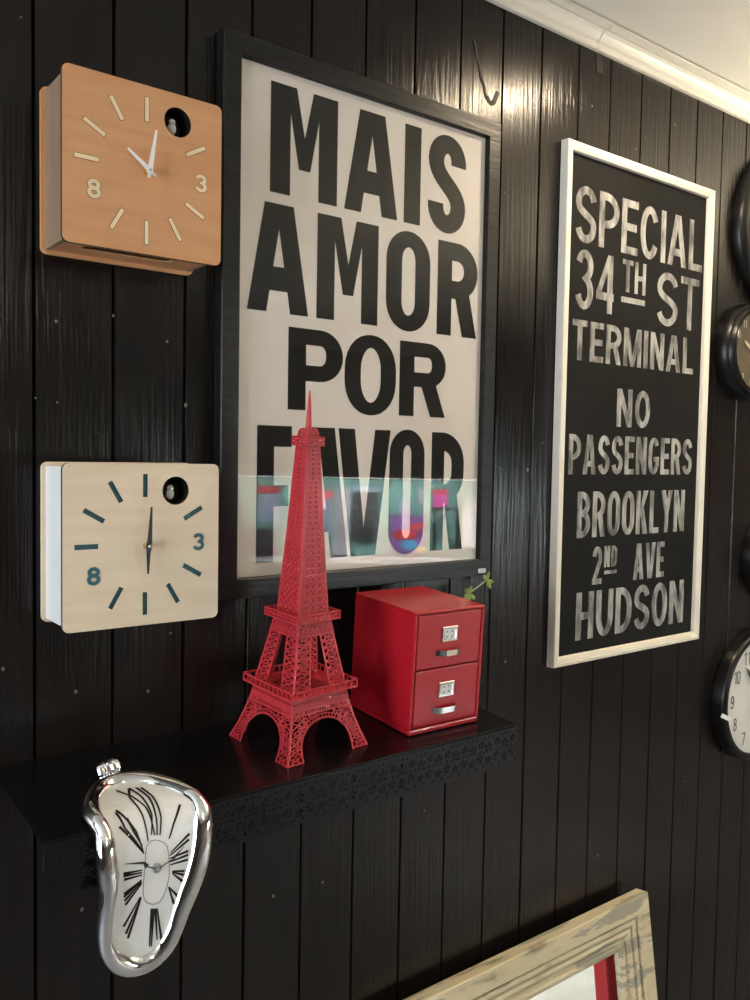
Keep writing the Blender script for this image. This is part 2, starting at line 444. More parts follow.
    if ch in 'PR':
        yb = h * (0.40 if ch == 'R' else 0.36)
        yc = (h - H + yb + H) / 2; r2y = (h - H - yb - H) / 2; r2 = min((w - sw) * 0.8, r2y * (1.2 if not heavy else 1.0))
        p = [(S, h - H)] + arc(w - S - r2, h - H - min(r2y, r2), r2, min(r2y, r2), 90, 0) + arc(w - S - r2, yb + H + min(r2y, r2), r2, min(r2y, r2), 0, -90) + [(S, yb + H)]
        g = [Q(0, 0, sw, h)] + strip(p, sw, sh)
        if ch == 'R':
            g.append([(w - sw * 1.05, 0), (w, 0), (w * 0.55 + sw * 0.62, yb + sh * 0.6), (w * 0.55 - sw * 0.45, yb + sh * 0.6)])
        return g
    if ch == 'B':
        g = [Q(0, 0, sw, h)]
        for y0, y1, ww in ((0, h * 0.53 + H, w), (h * 0.53 - H, h, w * 0.95)):
            ryy = (y1 - y0 - sh) / 2; r2 = min((ww - sw) * 0.8, ryy * 1.2)
            g += strip([(S, y1 - H)] + arc(ww - S - r2, y1 - H - ryy, r2, ryy, 90, 0) + arc(ww - S - r2, y0 + H + ryy, r2, ryy, 0, -90) + [(S, y0 + H)], sw, sh)
        return g
    if ch == 'S':
        ra = min(h * 0.235, max(rx * k, rx))
        yt, yb = h - H - ra, H + ra
        p = arc(cx, yt, rx, ra, -8 if heavy else 15, 180) + bez((S, yt), (S, yt - h * 0.20), (w - S, yb + h * 0.20), (w - S, yb))[1:] + arc(cx, yb, rx, ra, 0, -188 if heavy else -165)[1:]
        return strip(p, sw, sh)
    if ch == '3':
        r1 = (h - sh) * 0.235; r2 = (h - sh) / 2 - r1
        p = arc(cx, h - H - r1, rx * 0.93, r1, 165, -90) + arc(cx, H + r2, rx, r2, 90, -165)[1:]
        return strip(p, sw, sh)
    if ch == '2':
        r1 = (h - sh) * 0.27
        p = arc(cx, h - H - r1, rx, r1, 170, -25) + [(S * 1.1, sh * 0.6)]
        return strip(p, sw, sh) + [Q(0, 0, w, sh)]
    if ch == '4':
        return [Q(w * 0.62, 0, w * 0.62 + sw, h), Q(0, h * 0.22, w, h * 0.22 + sh), [(0, h * 0.22 + sh), (sw * 0.9, h * 0.22 + sh), (w * 0.62 + sw * 0.5, h * 0.86), (w * 0.62, h)]]
    if ch == '8':
        r1 = (h - sh) * 0.23; r2 = (h - sh) / 2 - r1
        return strip(arc(cx, h - H - r1, rx * 0.88, r1, 0, 360, 24)[:-1], sw, sh, True) + strip(arc(cx, H + r2, rx, r2, 0, 360, 24)[:-1], sw, sh, True)
    if ch in '69':
        r1 = (h - sh) * 0.29
        p = strip(arc(cx, H + r1, rx, r1, 0, 360, 24)[:-1], sw, sh, True) + strip([(S, H + r1)] + arc(cx, h - H - r1 * 1.1, rx, r1 * 1.1, 180, 25), sw, sh)
        return p if ch == '6' else [[(w - x, h - y) for x, y in q] for q in p]
    if ch == '7': return [Q(0, h - sh, w, h), [(w * 0.18, 0), (w * 0.18 + sw * 1.1, 0), (w, h - sh), (w - sw * 1.1, h - sh)]]
    if ch == '5':
        r1 = (h - sh) * 0.32
        return [Q(S, h - sh, w, h), Q(0, h * 0.45, sw, h)] + strip([(S, H + 2 * r1 - r1 * .1)] + arc(cx, H + r1, rx, r1, 110, -160), sw, sh)
    return [Q(0, 0, w, h)]
def put(bm, ch, x0, x1, z0, z1, sw, sh, y, k=1.0, heavy=False):
    for i, p in enumerate(glyph(ch, x1 - x0, z1 - z0, sw, sh, k, heavy)):
        poly(bm, [(x0 + a, z0 + b) for a, b in p], y - 4e-6 * i)
WID = {'I': 0.0, 'M': 1.22, 'E': 0.86, 'L': 0.84, 'F': 0.84, 'A': 1.1, 'T': 0.92, 'N': 1.0, 'O': 1.02, 'G': 1.02, 'V': 1.1}
def line(bm, s, x0, x1, z0, z1, sw, sh, y, gap, k=1.9):
    total = sum(WID.get(c, 1.0) for c in s); fixed = gap * (len(s) - 1) + sum(sw for c in s if c == 'I')
    u = (x1 - x0 - fixed) / total; x = x0
    for c in s:
        w = sw if c == 'I' else u * WID.get(c, 1.0)
        put(bm, c, x, x + w, z0, z1, sw, sh, y, k); x += w + gap

# ================================================================== THE SETTING
bm = bmesh.new()
PITCH, X0 = 0.0995, 0.311
def plank(bm, xa, xb, z0, z1):
    b = 0.0018; d = 0.0042
    e0, e1 = random.uniform(0, 0.0011), random.uniform(0, 0.0011); w_ = xb - xa
    prof = [(xa, 0.012), (xa, d), (xa + b, e0), (xa + w_ * 0.3, e0 * 0.5 + e1 * 0.2 - 0.0001), (xa + w_ * 0.7, e1 * 0.5 + e0 * 0.2 - 0.0001), (xb - b, e1), (xb, d), (xb, 0.012)]
    lo = [bm.verts.new((x, y, z0)) for x, y in prof]; hi = [bm.verts.new((x, y, z1)) for x, y in prof]
    for i in range(len(prof) - 1):
        bm.faces.new((lo[i], lo[i + 1], hi[i + 1], hi[i]))
    bm.faces.new(lo); bm.faces.new(hi[::-1])
for k in range(-26, 42):
    xa = X0 + PITCH * k + 0.0007; xb = xa + PITCH - 0.0014
    if k == 9: xb += 0.004
    if k == 10: xa += 0.004
    plank(bm, xa, xb, 0.0, CEIL)
box(bm, -2.3, 4.5, 0.0121, 0.10, 0, CEIL, 1)
bmesh.ops.recalc_face_normals(bm, faces=bm.faces[:])
CHIPS = [(0.338, 1.76, .0022), (0.484, 1.749, .0022), (0.313, 1.664, .0015), (0.339, 1.66, .0015), (0.362, 1.29, .0028), (0.491, 1.352, .002), (0.459, 1.276, .0024),
         (0.2735, 1.332, .0026), (0.298, 2.21, .002), (0.297, 2.115, .0015), (0.512, 1.665, .003), (1.126, 1.579, .0035), (1.196, 1.579, .0035), (1.236, 1.63, .002),
         (1.15, 1.225, .003), (0.41, 1.775, .002), (1.118, 2.07, .0018), (1.44, 0.78, .003), (1.745, 0.87, .002), (0.66, 0.93, .003), (0.75, 0.925, .002), (0.37, 1.0, .003),
         (1.49, 2.23, .002), (1.35, 2.28, .002), (1.52, 2.26, .0018), (1.62, 2.31, .003), (0.96, 0.99, .0022), (0.91, 2.34, .002)]
for x, z, r in CHIPS:
    mat = Matrix.Translation((x, 0.0002, z)) @ Matrix.Diagonal((r, 0.0012, r * 1.15, 1))
    res = bmesh.ops.create_icosphere(bm, subdivisions=1, radius=1, matrix=mat)
    for f in set(f for v in res['verts'] for f in v.link_faces): f.material_index = 2
def ribbon_wall(pts, w):
    for (x0, z0), (x1, z1) in zip(pts, pts[1:]):
        l = sqrt((x1 - x0) ** 2 + (z1 - z0) ** 2); nx, nz = -(z1 - z0) / l * w / 2, (x1 - x0) / l * w / 2
        f = bm.faces.new([bm.verts.new((x, -0.0004, z)) for x, z in ((x0 - nx, z0 - nz), (x1 - nx, z1 - nz), (x1 + nx, z1 + nz), (x0 + nx, z0 + nz))]); f.material_index = 1
ribbon_wall([(1.0354, 2.3094), (1.0405, 2.298), (1.0432, 2.283), (1.0505, 2.270), (1.0545, 2.251), (1.0625, 2.240), (1.0655, 2.226), (1.0692, 2.2217)], 0.0050)
ribbon_wall([(1.0692, 2.2240), (1.0760, 2.2160), (1.0850, 2.2160), (1.0955, 2.2388)], 0.0080)
ribbon_wall([(1.3640, 2.383), (1.3700, 2.3460)], 0.018)
wall = struct('wall_back', bm, [M['wall'], M['groove'], M['chip']])

struct('floor', BOX(-2.3, 4.6, -4.6, 0.1, -0.1, 0.0), M['floor'])
struct('ceiling', BOX(-2.3, 4.6, -4.6, 0.1, CEIL, CEIL + 0.1), M['ceiling'])
struct('wall_front', BOX(-2.3, 4.6, -4.6, -4.5, 0, CEIL), M['room_wall'])
struct('wall_right', BOX(4.5, 4.6, -4.5, 0.0, 0, CEIL), M['room_wall'])
wb = bmesh.new()
box(wb, -2.3, -2.2, -4.5, -1.6, 0, CEIL); box(wb, -2.3, -2.2, -0.3, 0.0, 0, CEIL)
box(wb, -2.3, -2.2, -1.6, -0.3, 0, 0.7); box(wb, -2.3, -2.2, -1.6, -0.3, 2.2, CEIL)
struct('wall_left', wb, M['room_left'])
wf = bmesh.new()
for a in ((-2.25, -2.2, -1.6, -1.55, 0.7, 2.2), (-2.25, -2.2, -0.35, -0.3, 0.7, 2.2), (-2.25, -2.2, -1.55, -0.35, 0.7, 0.75), (-2.25, -2.2, -1.55, -0.35, 2.15, 2.2), (-2.24, -2.21, -0.97, -0.93, 0.75, 2.15)):
    box(wf, *a)
struct('window_1', wf, M['white_paint'], bevel=0.003)

# crown moulding in two lengths that meet in an open joint
def crown(x0, x1):
    prof = [(0.0, 2.372), (-0.008, 2.372), (-0.011, 2.3745), (-0.011, 2.3795), (-0.0085, 2.382), (-0.0085, 2.3845), (-0.0125, 2.3865),
            (-0.0145, 2.3885), (-0.017, 2.3925), (-0.021, 2.397), (-0.0265, 2.4015), (-0.033, 2.405), (-0.039, 2.407), (-0.044, 2.408), (-0.044, 2.412), (-0.048, 2.413), (-0.048, CEIL), (0.0, CEIL)]
    prof = [(y, z + (0.011 if z < 2.405 else 0.006) * (z < CEIL)) for y, z in prof]
    prof = [(y, min(z, CEIL - 0.0008) if z < CEIL else z) for y, z in prof]
    bm = bmesh.new()
    A = [bm.verts.new((x0, y, z)) for y, z in prof]; B = [bm.verts.new((x1, y, z)) for y, z in prof]
    for i in range(len(prof)):
        j = (i + 1) % len(prof)
        bm.faces.new((A[i], B[i], B[j], A[j]))
    bm.faces.new(A); bm.faces.new(B)
    bmesh.ops.recalc_face_normals(bm, faces=bm.faces[:])
    return bm
struct('trim_1', crown(-2.2, 1.348), M['white_paint'])
struct('trim_2', crown(1.3502, 4.5), M['white_paint'])

# ================================================================== CUCKOO CLOCKS
def rot_rect(cx, cz, ang, l, w):
    a = radians(ang); ux, uz = cos(a), sin(a)
    return [(cx + ux * l / 2 * s - uz * w / 2 * t, cz + uz * l / 2 * s + ux * w / 2 * t) for s, t in ((-1, -1), (1, -1), (1, 1), (-1, 1))]
def cuckoo_clock(x, z, label, face_mat, side_mat, mark_mat, cut, hand_mat, ang_h, ang_m, lh, lm):
    """x, z: lower left corner of the face; the face stands 88 mm off the wall"""
    root = thing('cuckoo_clock', label, 'clock', (x + 0.1, 0, z))
    Sx = lambda v: v - 0.1
    YF = -0.088
    back = plate([[(Sx(a), b) for a, b in rrect(0, 0.2, 0, 0.2, 0.008)]], -0.007, -0.001)
    obj('back_panel', back, face_mat, root)
    # case walls, set in a little from both panels
    i = 0.005; t = 0.006
    bm = bmesh.new()
    box(bm, -0.1 + i, -0.1 + i + t, YF + 0.006, -0.007, i, 0.2 - i)
    box(bm, 0.1 - i - t, 0.1 - i, YF + 0.006, -0.007, i, 0.2 - i)
    box(bm, -0.1 + i + t, 0.1 - i - t, YF + 0.006, -0.007, 0.2 - i - t, 0.2 - i)
    obj('case', bm, side_mat, root)
    # bottom board with its sound slot
    bb = bmesh.new()
    slot = rrect(-0.064, 0.050, -0.0580 + 0.024, -0.0400 + 0.024, 0.008)
    pb = plate([[(-0.1 + i + t, YF + 0.006), (0.1 - i - t, YF + 0.006), (0.1 - i - t, -0.007), (-0.1 + i + t, -0.007)],
                [(a, b - 0.024) for a, b in slot]], 0, 0.002)
    for v in pb.verts: v.co = Vector((v.co.x, v.co.z, i + v.co.y))
    bmesh.ops.recalc_face_normals(pb, faces=pb.faces[:])
    bb.free()
    obj('bottom_board', pb, face_mat, root)
    bm = plate([rrect(-0.1 + i + t, 0.1 - i - t, i + t + 0.001, 0.188, 0.001), circle(0.0405, 0.1662, 0.0195, 40)], YF + (0.0028 if cut else 0.004), YF + 0.0065)
    obj('inner_board', bm, M['teal'] if cut else M['black_cavity'], root)
    obj('slot_shade_box', BOX(-0.1 + i + t + 0.001, 0.1 - i - t - 0.001, -0.079, -0.034, i + 0.0045, 0.120), M['black_cavity'], root)  # added black box: the shade inside the slot, put in as colour
    # burnt dark seam strips behind the face
    bm = plate([[(a - 0.1, b) for a, b in rrect(0, 0.2, 0, 0.2, 0.008)], rrect(-0.1 + i, 0.1 - i, i, 0.2 - i, 0.002)], YF + 0.0009, YF + 0.006)
    e_ = obj('face_edge', bm, M['burnt'], root, label='dark laser-burnt edge of the face panel')
    C0 = (0.0005, 0.1006 if cut else 0.0995)   # centre of the hour ring
    marks = []
    for hr in (12, 11, 10, 9, 7, 6, 5, 4, 2):
        a = 90 - 30 * hr
        if hr in (11, 10, 9, 7, 6, 5, 4, 2, 12):
            # the marks sit on a squarish ring
            rad = {12: 0.0723, 6: 0.0738, 9: 0.0726, 11: 0.0748, 10: 0.0735, 7: 0.0738, 5: 0.0738, 4: 0.0727, 2: 0.0736}[hr]
            marks.append(rot_rect(C0[0] + rad * cos(radians(a)), C0[1] + rad * sin(radians(a)), a, 0.0285, 0.0062 if cut else 0.0048))
    hole = circle(0.0405, 0.1662, 0.0178, 40)
    face_out = [(Sx(a), b) for a, b in rrect(0, 0.2, 0, 0.2, 0.008)]
    if cut:
        fp = plate([face_out, hole] + marks, YF, YF + 0.0009)
        obj('face', fp, face_mat, root)
    else:
        fp = plate([face_out, hole], YF, YF + 0.0009)
        obj('face', fp, face_mat, root)
        for mk in marks:
            cx = sum(p[0] for p in mk) / 4; cz = sum(p[1] for p in mk) / 4
            rim = [(cx + (p[0] - cx) * 1.035, cz + (p[1] - cz) * 1.035) for p in mk]
            q = plate([mk], YF - 0.0006, YF + 0.001)
            e = obj('hour_mark', q, mark_mat, root)
            d = plate([rot_rect(cx, cz, math.degrees(math.atan2(mk[1][1] - mk[0][1], mk[1][0] - mk[0][0])), 0.0297, 0.0060)], YF - 0.0003, YF + 0.001)
            obj('burnt_outline', d, M['burnt'], e)
    # numerals 3 and 8
    for ch, cx, cz in (('3', 0.0715, 0.1003 if cut else 0.0985), ('8', -0.0637, 0.0653)):
        w, h = 0.0165, 0.0222
        bm = bmesh.new()
        if not cut:
            for i_, p in enumerate(glyph(ch, w + 0.0009, h + 0.0009, 0.0060, 0.0057)):
                poly(bm, [(cx - w / 2 - .00045 + a, cz - h / 2 - .00045 + b) for a, b in p], YF - 0.0002 - 4e-6 * i_, 1)
        for i_, p in enumerate(glyph(ch, w, h, 0.0049, 0.0046)):
            poly(bm, [(cx - w / 2 + a, cz - h / 2 + b) for a, b in p], YF - 0.0006 - 4e-6 * i_, 0)
        obj('numeral', bm, [mark_mat, M['burnt']], root, label='numeral %s' % ch)
    # dark tube behind the bird hole
    bm = bmesh.new()
    lathe(bm, [(0.0178, YF + 0.001), (0.0178, -0.055), (0.0001, -0.055), (0.0001, -0.0555), (0.0186, -0.0555), (0.0186, YF + 0.001)], 40, 'y', 0, (0.0405, 0, 0.1662), cap=False)
    obj('bird_hole', bm, M['black_cavity'], root, label='round dark bird hole')
    # the bird
    bm = bmesh.new()
    bx, bz, by = 0.0385, 0.1618, -0.074
    for (dx, dy, dz, r, sx, sy, sz) in ((0, 0, 0, 0.0056, 1, 1, 1.35), (-0.0003, -0.002, 0.0072, 0.0043, 1, 1, 1)):
        bmesh.ops.create_uvsphere(bm, u_segments=14, v_segments=10, radius=r, matrix=Matrix.Translation((bx + dx, by + dy, bz + dz)) @ Matrix.Diagonal((sx, sy, sz, 1)))
    lathe(bm, [(0.0014, -0.0045), (0.0011, -0.0065), (0.0001, -0.009)], 8, 'y', 0, (bx - 0.0003, by, bz + 0.0066))
    box(bm, bx - 0.002, bx + 0.002, by, -0.055, bz - 0.006, bz - 0.003)
    obj('cuckoo_bird', bm, M['white_plastic'], root, smooth=True, label='small white bird in the round hole')
    # hands
    HC = (0.0016 if cut else 0.0006, 0.0987)
    def hand(name, ang, length, tail, wmid, y):
        a = radians(90 - ang); ux, uz = cos(a), sin(a); px, pz = -uz, ux
        pts = [(-tail, wmid * 0.5), (0.0, wmid), (length, 0.0011), (length, -0.0011), (0.0, -wmid), (-tail, -wmid * 0.5)]
        o = plate([[(HC[0] + ux * l + px * q, HC[1] + uz * l + pz * q) for l, q in pts]], y, y + 0.0008)
        obj(name, o, hand_mat, root)
    hand('hour_hand', ang_h, lh, 0.0105, 0.0030, YF - 0.0085)
    hand('minute_hand', ang_m, lm, 0.0105, 0.0033, YF - 0.0110)
    bm = bmesh.new(); lathe(bm, [(0.0042, YF), (0.0042, YF - 0.0045), (0.0026, YF - 0.005), (0.0026, YF - 0.0085)], 20, 'y', 0, (HC[0], 0, HC[1]))
    sp = obj('spindle', bm, M['brass'], root, smooth=False)
    bm = bmesh.new(); lathe(bm, [(0.0021, YF - 0.0083), (0.0021, YF - 0.0122), (0.0012, YF - 0.0130)], 16, 'y', 0, (HC[0], 0, HC[1]))
    obj('spindle_cap', bm, M['steel'], sp)
    return root
cuckoo_clock(0.3175, 1.8395, 'orange beech square cuckoo clock with white hands above the pale one', M['oak'], M['oak_side'], M['inlay'], False, M['white_plastic'], -54, 9, 0.033, 0.048)
cuckoo_clock(0.3175, 1.3858, 'pale birch square cuckoo clock with teal cut-out marks and black hands', M['birch'], M['white_ply'], M['teal'], True, M['black_metal'], 181, 3, 0.034, 0.0485)

# ================================================================== FRAMED POSTER
def rail_frame(bm, X0, X1, Z0, Z1, prof):
    """mitred frame: prof is a closed list of (inset from the outer edge, y)"""
    rings = []
    for ins, y in prof:
        rings.append([bm.verts.new(p) for p in ((X0 + ins, y, Z0 + ins), (X1 - ins, y, Z0 + ins), (X1 - ins, y, Z1 - ins), (X0 + ins, y, Z1 - ins))])
    n = len(rings)
    for i in range(n):
        A, B = rings[i], rings[(i + 1) % n]
        for k in range(4):
            bm.faces.new((A[k], A[(k + 1) % 4], B[(k + 1) % 4], B[k]))
    bmesh.ops.recalc_face_normals(bm, faces=bm.faces[:])
pos = thing('framed_poster', 'large black framed poster with bold black Portuguese words under glass', 'poster', (0.818, 0, 1.394))
PX, PZ = -0.818, -1.394
bm = bmesh.new()
rail_frame(bm, 0.5535 + PX, 1.0840 + PX, 1.3945 + PZ, 2.1750 + PZ, [(0, -0.001), (0, -0.021), (0.0015, -0.0225), (0.0265, -0.0225), (0.0282, -0.021), (0.0287, -0.018), (0.0287, -0.001)])
obj('frame', bm, M['poster_frame'], pos)
obj('backing_paper', BOX(0.579 + PX, 1.058 + PX, -0.0128, -0.004, 1.420 + PZ, 2.150 + PZ), M['paper'], pos)
YI = -0.01305
LINES = [
    ('MAIS', 1.974, 2.1288, [(0.6325, 0.7485), (0.7620, 0.8655), (0.8785, 0.9125), (0.9285, 1.0117)], 0.0335, 0.030),
    ('AMOR', 1.8043, 1.9590, [(0.5973, 0.7000), (0.7145, 0.8290), (0.8452, 0.9367), (0.9530, 1.0440)], 0.0320, 0.030),
    ('POR', 1.6660, 1.7865, [(0.6664, 0.7643), (0.7677, 0.8688), (0.8760, 0.9755)], 0.0310, 0.0235),
    ('FAVOR', 1.4425, 1.6415, [(0.6160, 0.6745), (0.6750, 0.7785), (0.7580, 0.8600), (0.8588, 0.9325), (0.9480, 1.0217)], 0.0285, 0.0305),
]
for word, z0, z1, xs, sw, sh in LINES:
    bm = bmesh.new()
    for ch, (a, b) in zip(word, xs):
        ov = 0.0025 if ch in 'OS' else 0
        put(bm, ch, a + PX, b + PX, z0 - ov + PZ, z1 + ov + PZ, sw, sh * (0.85 if ch == 'O' else 1), YI, 1.15 if word != 'POR' else 1.25, True)
    obj('lettering', bm, M['ink'], pos, label='printed word %s' % word)
obj('glass_pane', BOX(0.5795 + PX, 1.0575 + PX, -0.0165, -0.0148, 1.4210 + PZ, 2.1490 + PZ), M['pane'], pos)
st = obj('price_sticker', BOX(1.0535 + PX, 1.0707 + PX, -0.0228, -0.0224, 1.3990 + PZ, 1.4062 + PZ), M['tag'], pos, label='tiny white price sticker')
bm = bmesh.new()
for k in range(2): box(bm, 1.0555 + PX, 1.0685 + PX, -0.0229, -0.0228, 1.4008 + k * 0.0026 + PZ, 1.4019 + k * 0.0026 + PZ)
obj('sticker_print', bm, M['tag_ink'], st)

# ================================================================== DESTINATION SIGN
sg = thing('destination_sign', 'tall black sign in a white frame, painted with white transit destinations', 'sign', (1.5, 0, 1.2))
GX, GZ = -1.5, -1.2
bm = bmesh.new()
rail_frame(bm, 1.2630 + GX, 1.7530 + GX, 1.2005 + GZ, 2.1945 + GZ, [(0, -0.001), (0, -0.0175), (0.0012, -0.0190), (0.0070, -0.0194), (0.0078, -0.0184), (0.0120, -0.0182), (0.0128, -0.0172), (0.0160, -0.0165), (0.0175, -0.0140), (0.0175, -0.001)])
obj('frame', bm, M['board_frame'], sg)
obj('panel', BOX(1.2785 + GX, 1.7375 + GX, -0.0080, -0.003, 1.216 + GZ, 2.179 + GZ), M['board'], sg)
YB = -0.0083
KX = 1.0108          # the panel lies a little behind the plane the words were measured in
GXs = GX
def sign_line(word, items, label):
    bm = bmesh.new()
    for kind, s, x0, x1, z0, z1, sw, sh, gap in items:
        if kind == 'L': line(bm, s, x0 * KX + GXs, x1 * KX + GXs, 1.6 + (z0 - 1.6) * KX + GZ, 1.6 + (z1 - 1.6) * KX + GZ, sw, sh, YB, gap)
        else: poly(bm, Q(x0 * KX + GXs, 1.6 + (z0 - 1.6) * KX + GZ, x1 * KX + GXs, 1.6 + (z1 - 1.6) * KX + GZ), YB)
    obj('lettering', bm, M['chalk'], sg, label=label)
sign_line('', [('L', 'SPECIAL', 1.287, 1.709, 2.0105, 2.1165, 0.0165, 0.0150, 0.0085)], 'painted word SPECIAL')
sign_line('', [('L', '34', 1.2915, 1.4075, 1.886, 1.9985, 0.0165, 0.0150, 0.010), ], 'painted number 34')
sign_line('', [('L', 'TH', 1.434, 1.510, 1.9355, 1.9990, 0.0110, 0.0100, 0.006), ('R', '', 1.4315, 1.5095, 1.9145, 1.9255, 0, 0, 0)], 'small underlined letters TH')
sign_line('', [('L', 'ST', 1.550, 1.7015, 1.882, 1.9930, 0.0165, 0.0150, 0.010)], 'painted letters ST')
sign_line('', [('L', 'TERMINAL', 1.288, 1.689, 1.789, 1.8655, 0.0140, 0.0120, 0.0085)], 'painted word TERMINAL')
sign_line('', [('L', 'NO', 1.429, 1.539, 1.6670, 1.7430, 0.0140, 0.0125, 0.010)], 'painted word NO')
sign_line('', [('L', 'PASSENGERS', 1.287, 1.697, 1.5715, 1.6485, 0.0125, 0.0110, 0.0065)], 'painted word PASSENGERS')
sign_line('', [('L', 'BROOKLYN', 1.317, 1.6755, 1.4480, 1.5380, 0.0138, 0.0120, 0.0065)], 'painted word BROOKLYN')
sign_line('', [('L', '2', 1.3675, 1.3970, 1.3535, 1.4290, 0.0115, 0.0115, 0), ], 'painted number 2')
sign_line('', [('L', 'ND', 1.4035, 1.4450, 1.3858, 1.4284, 0.0075, 0.0070, 0.004), ('R', '', 1.4055, 1.4447, 1.3718, 1.3788, 0, 0, 0)], 'small underlined letters ND')
sign_line('', [('L', 'AVE', 1.500, 1.6070, 1.3530, 1.4285, 0.0125, 0.0115, 0.005)], 'painted word AVE')
sign_line('', [('L', 'HUDSON', 1.322, 1.684, 1.2470, 1.3410, 0.0165, 0.0145, 0.0080)], 'painted word HUDSON')

# ================================================================== SHELF
TH = math.atan(0.06)
SO = Vector((0, -0.216, 1.2))
def on_shelf(x, y, h=0.0):
    return (x, SO.y + y * cos(TH) - h * sin(TH), SO.z + y * sin(TH) + h * cos(TH))
shelf = thing('wall_shelf', 'black steel wall shelf with a pierced floral front lip', 'shelf', on_shelf(0.605, 0), (TH, 0, 0))
bm = BOX(0.2575 - 0.605, 0.9525 - 0.605, 0.0, 0.2165, -0.003, 0.0)
obj('shelf_top', bm, M['shelf'], shelf, bevel=0.0008)
LW0, LW1, LH = 0.2575 - 0.605, 0.9525 - 0.605, -0.062
bot = []
ns = 58
for i in range(ns):
    xa = LW1 - (LW1 - LW0) * i / ns; xb = LW1 - (LW1 - LW0) * (i + 1) / ns
    for q in range(6):
        t = q / 6; bot.append((xa + (xb - xa) * t, LH + 0.004 - 0.0042 * sin(pi * t)))
outer = [(LW0, -0.003), (LW1, -0.003)] + bot + [(LW0, LH + 0.004)]
holes = []
def flower(cx, cz, r):
    for k in range(5):
        a = 2 * pi * k / 5 + pi / 2
        holes.append(circle(cx + r * 0.62 * cos(a), cz + r * 0.62 * sin(a), r * 0.30, 10))
    holes.append(circle(cx, cz, r * 0.22, 8))
xx = LW0 + 0.012; kf = 0
while xx < LW1 - 0.010:
    big = kf % 2 == 0
    flower(xx, -0.023 if big else -0.039, 0.0092 if big else 0.0078)
    flower(xx + 0.001, -0.043 if big else -0.018, 0.0070 if big else 0.0066)
    holes.append(circle(xx, -0.0085 if big else -0.0285, 0.0018, 8)); holes.append(circle(xx + 0.0082, -0.0515, 0.0020, 8)); holes.append(circle(xx + 0.0082, -0.0090, 0.0020, 8))
    holes.append(circle(xx + 0.0082, -0.0300, 0.0016, 8))
    xx += 0.0164; kf += 1
lip = plate([outer] + holes, -0.0022, 0.0)
obj('front_lip', lip, M['shelf'], shelf, label='pierced floral lip with a scalloped lower edge')

# ================================================================== RED TOWER
tw = thing('tower_figurine', 'red metal openwork lattice tower figurine standing on the black shelf', 'figurine', on_shelf(0.6312, 0.107), (TH, radians(-1.2), radians(4.5)))
def half(h, tab):
    for (h0, a), (h1, b) in zip(tab, tab[1:]):
        if h <= h1: return a + (b - a) * (h - h0) / (h1 - h0)
    return tab[-1][1]
LEG = [(0, 0.068), (0.02, 0.0600), (0.04, 0.0535), (0.06, 0.0482), (0.081, 0.0440)]
MID = [(0.092, 0.0425), (0.175, 0.0262)]
SHF = [(0.186, 0.0240), (0.30, 0.0168), (0.407, 0.0108)]
def face_pt(k, s, h, hf):
    """face k (0..3) of the square tower: s along the face, h up, hf half width at h"""
    x, y = s, -hf
    for _ in range(k): x, y = -y, x
    return Vector((x, y, h))
FN = [Vector((0, -1, 0)), Vector((1, 0, 0)), Vector((0, 1, 0)), Vector((-1, 0, 0))]
T = 0.0014
def fbar(bm, k, a, b, tab, w):
    (s0, h0), (s1, h1) = a, b
    bar(bm, face_pt(k, s0, h0, half(h0, tab)), face_pt(k, s1, h1, half(h1, tab)), w, T, FN[k])
def lattice(bm, k, L0, R0, L1, R1, h0, h1, ny, tab, w, nx=1, diag=True):
    """X-braced panel between left/right edges given by functions of h"""
    for i in range(ny):
        a = h0 + (h1 - h0) * i / ny; b = h0 + (h1 - h0) * (i + 1) / ny
        for j in range(nx):
            la = L0(a) + (R0(a) - L0(a)) * j / nx; ra = L0(a) + (R0(a) - L0(a)) * (j + 1) / nx
            lb = L0(b) + (R0(b) - L0(b)) * j / nx; rb = L0(b) + (R0(b) - L0(b)) * (j + 1) / nx
            fbar(bm, k, (la, a), (rb, b), tab, w); fbar(bm, k, (ra, a), (lb, b), tab, w)
            if j: fbar(bm, k, (la, a), (lb, b), tab, w)
        fbar(bm, k, (L0(b), b), (R0(b), b), tab, w)
AR, AZ, AH = 0.0420, 0.012, 0.0360        # arch half width, spring height, rise
def arch_s(h):                             # half width of the opening at h
    if h <= AZ: return AR
    t = (h - AZ) / AH
    return AR * sqrt(max(0, 1 - t * t))
legs = [bmesh.new() for _ in range(4)]
arches = bmesh.new()
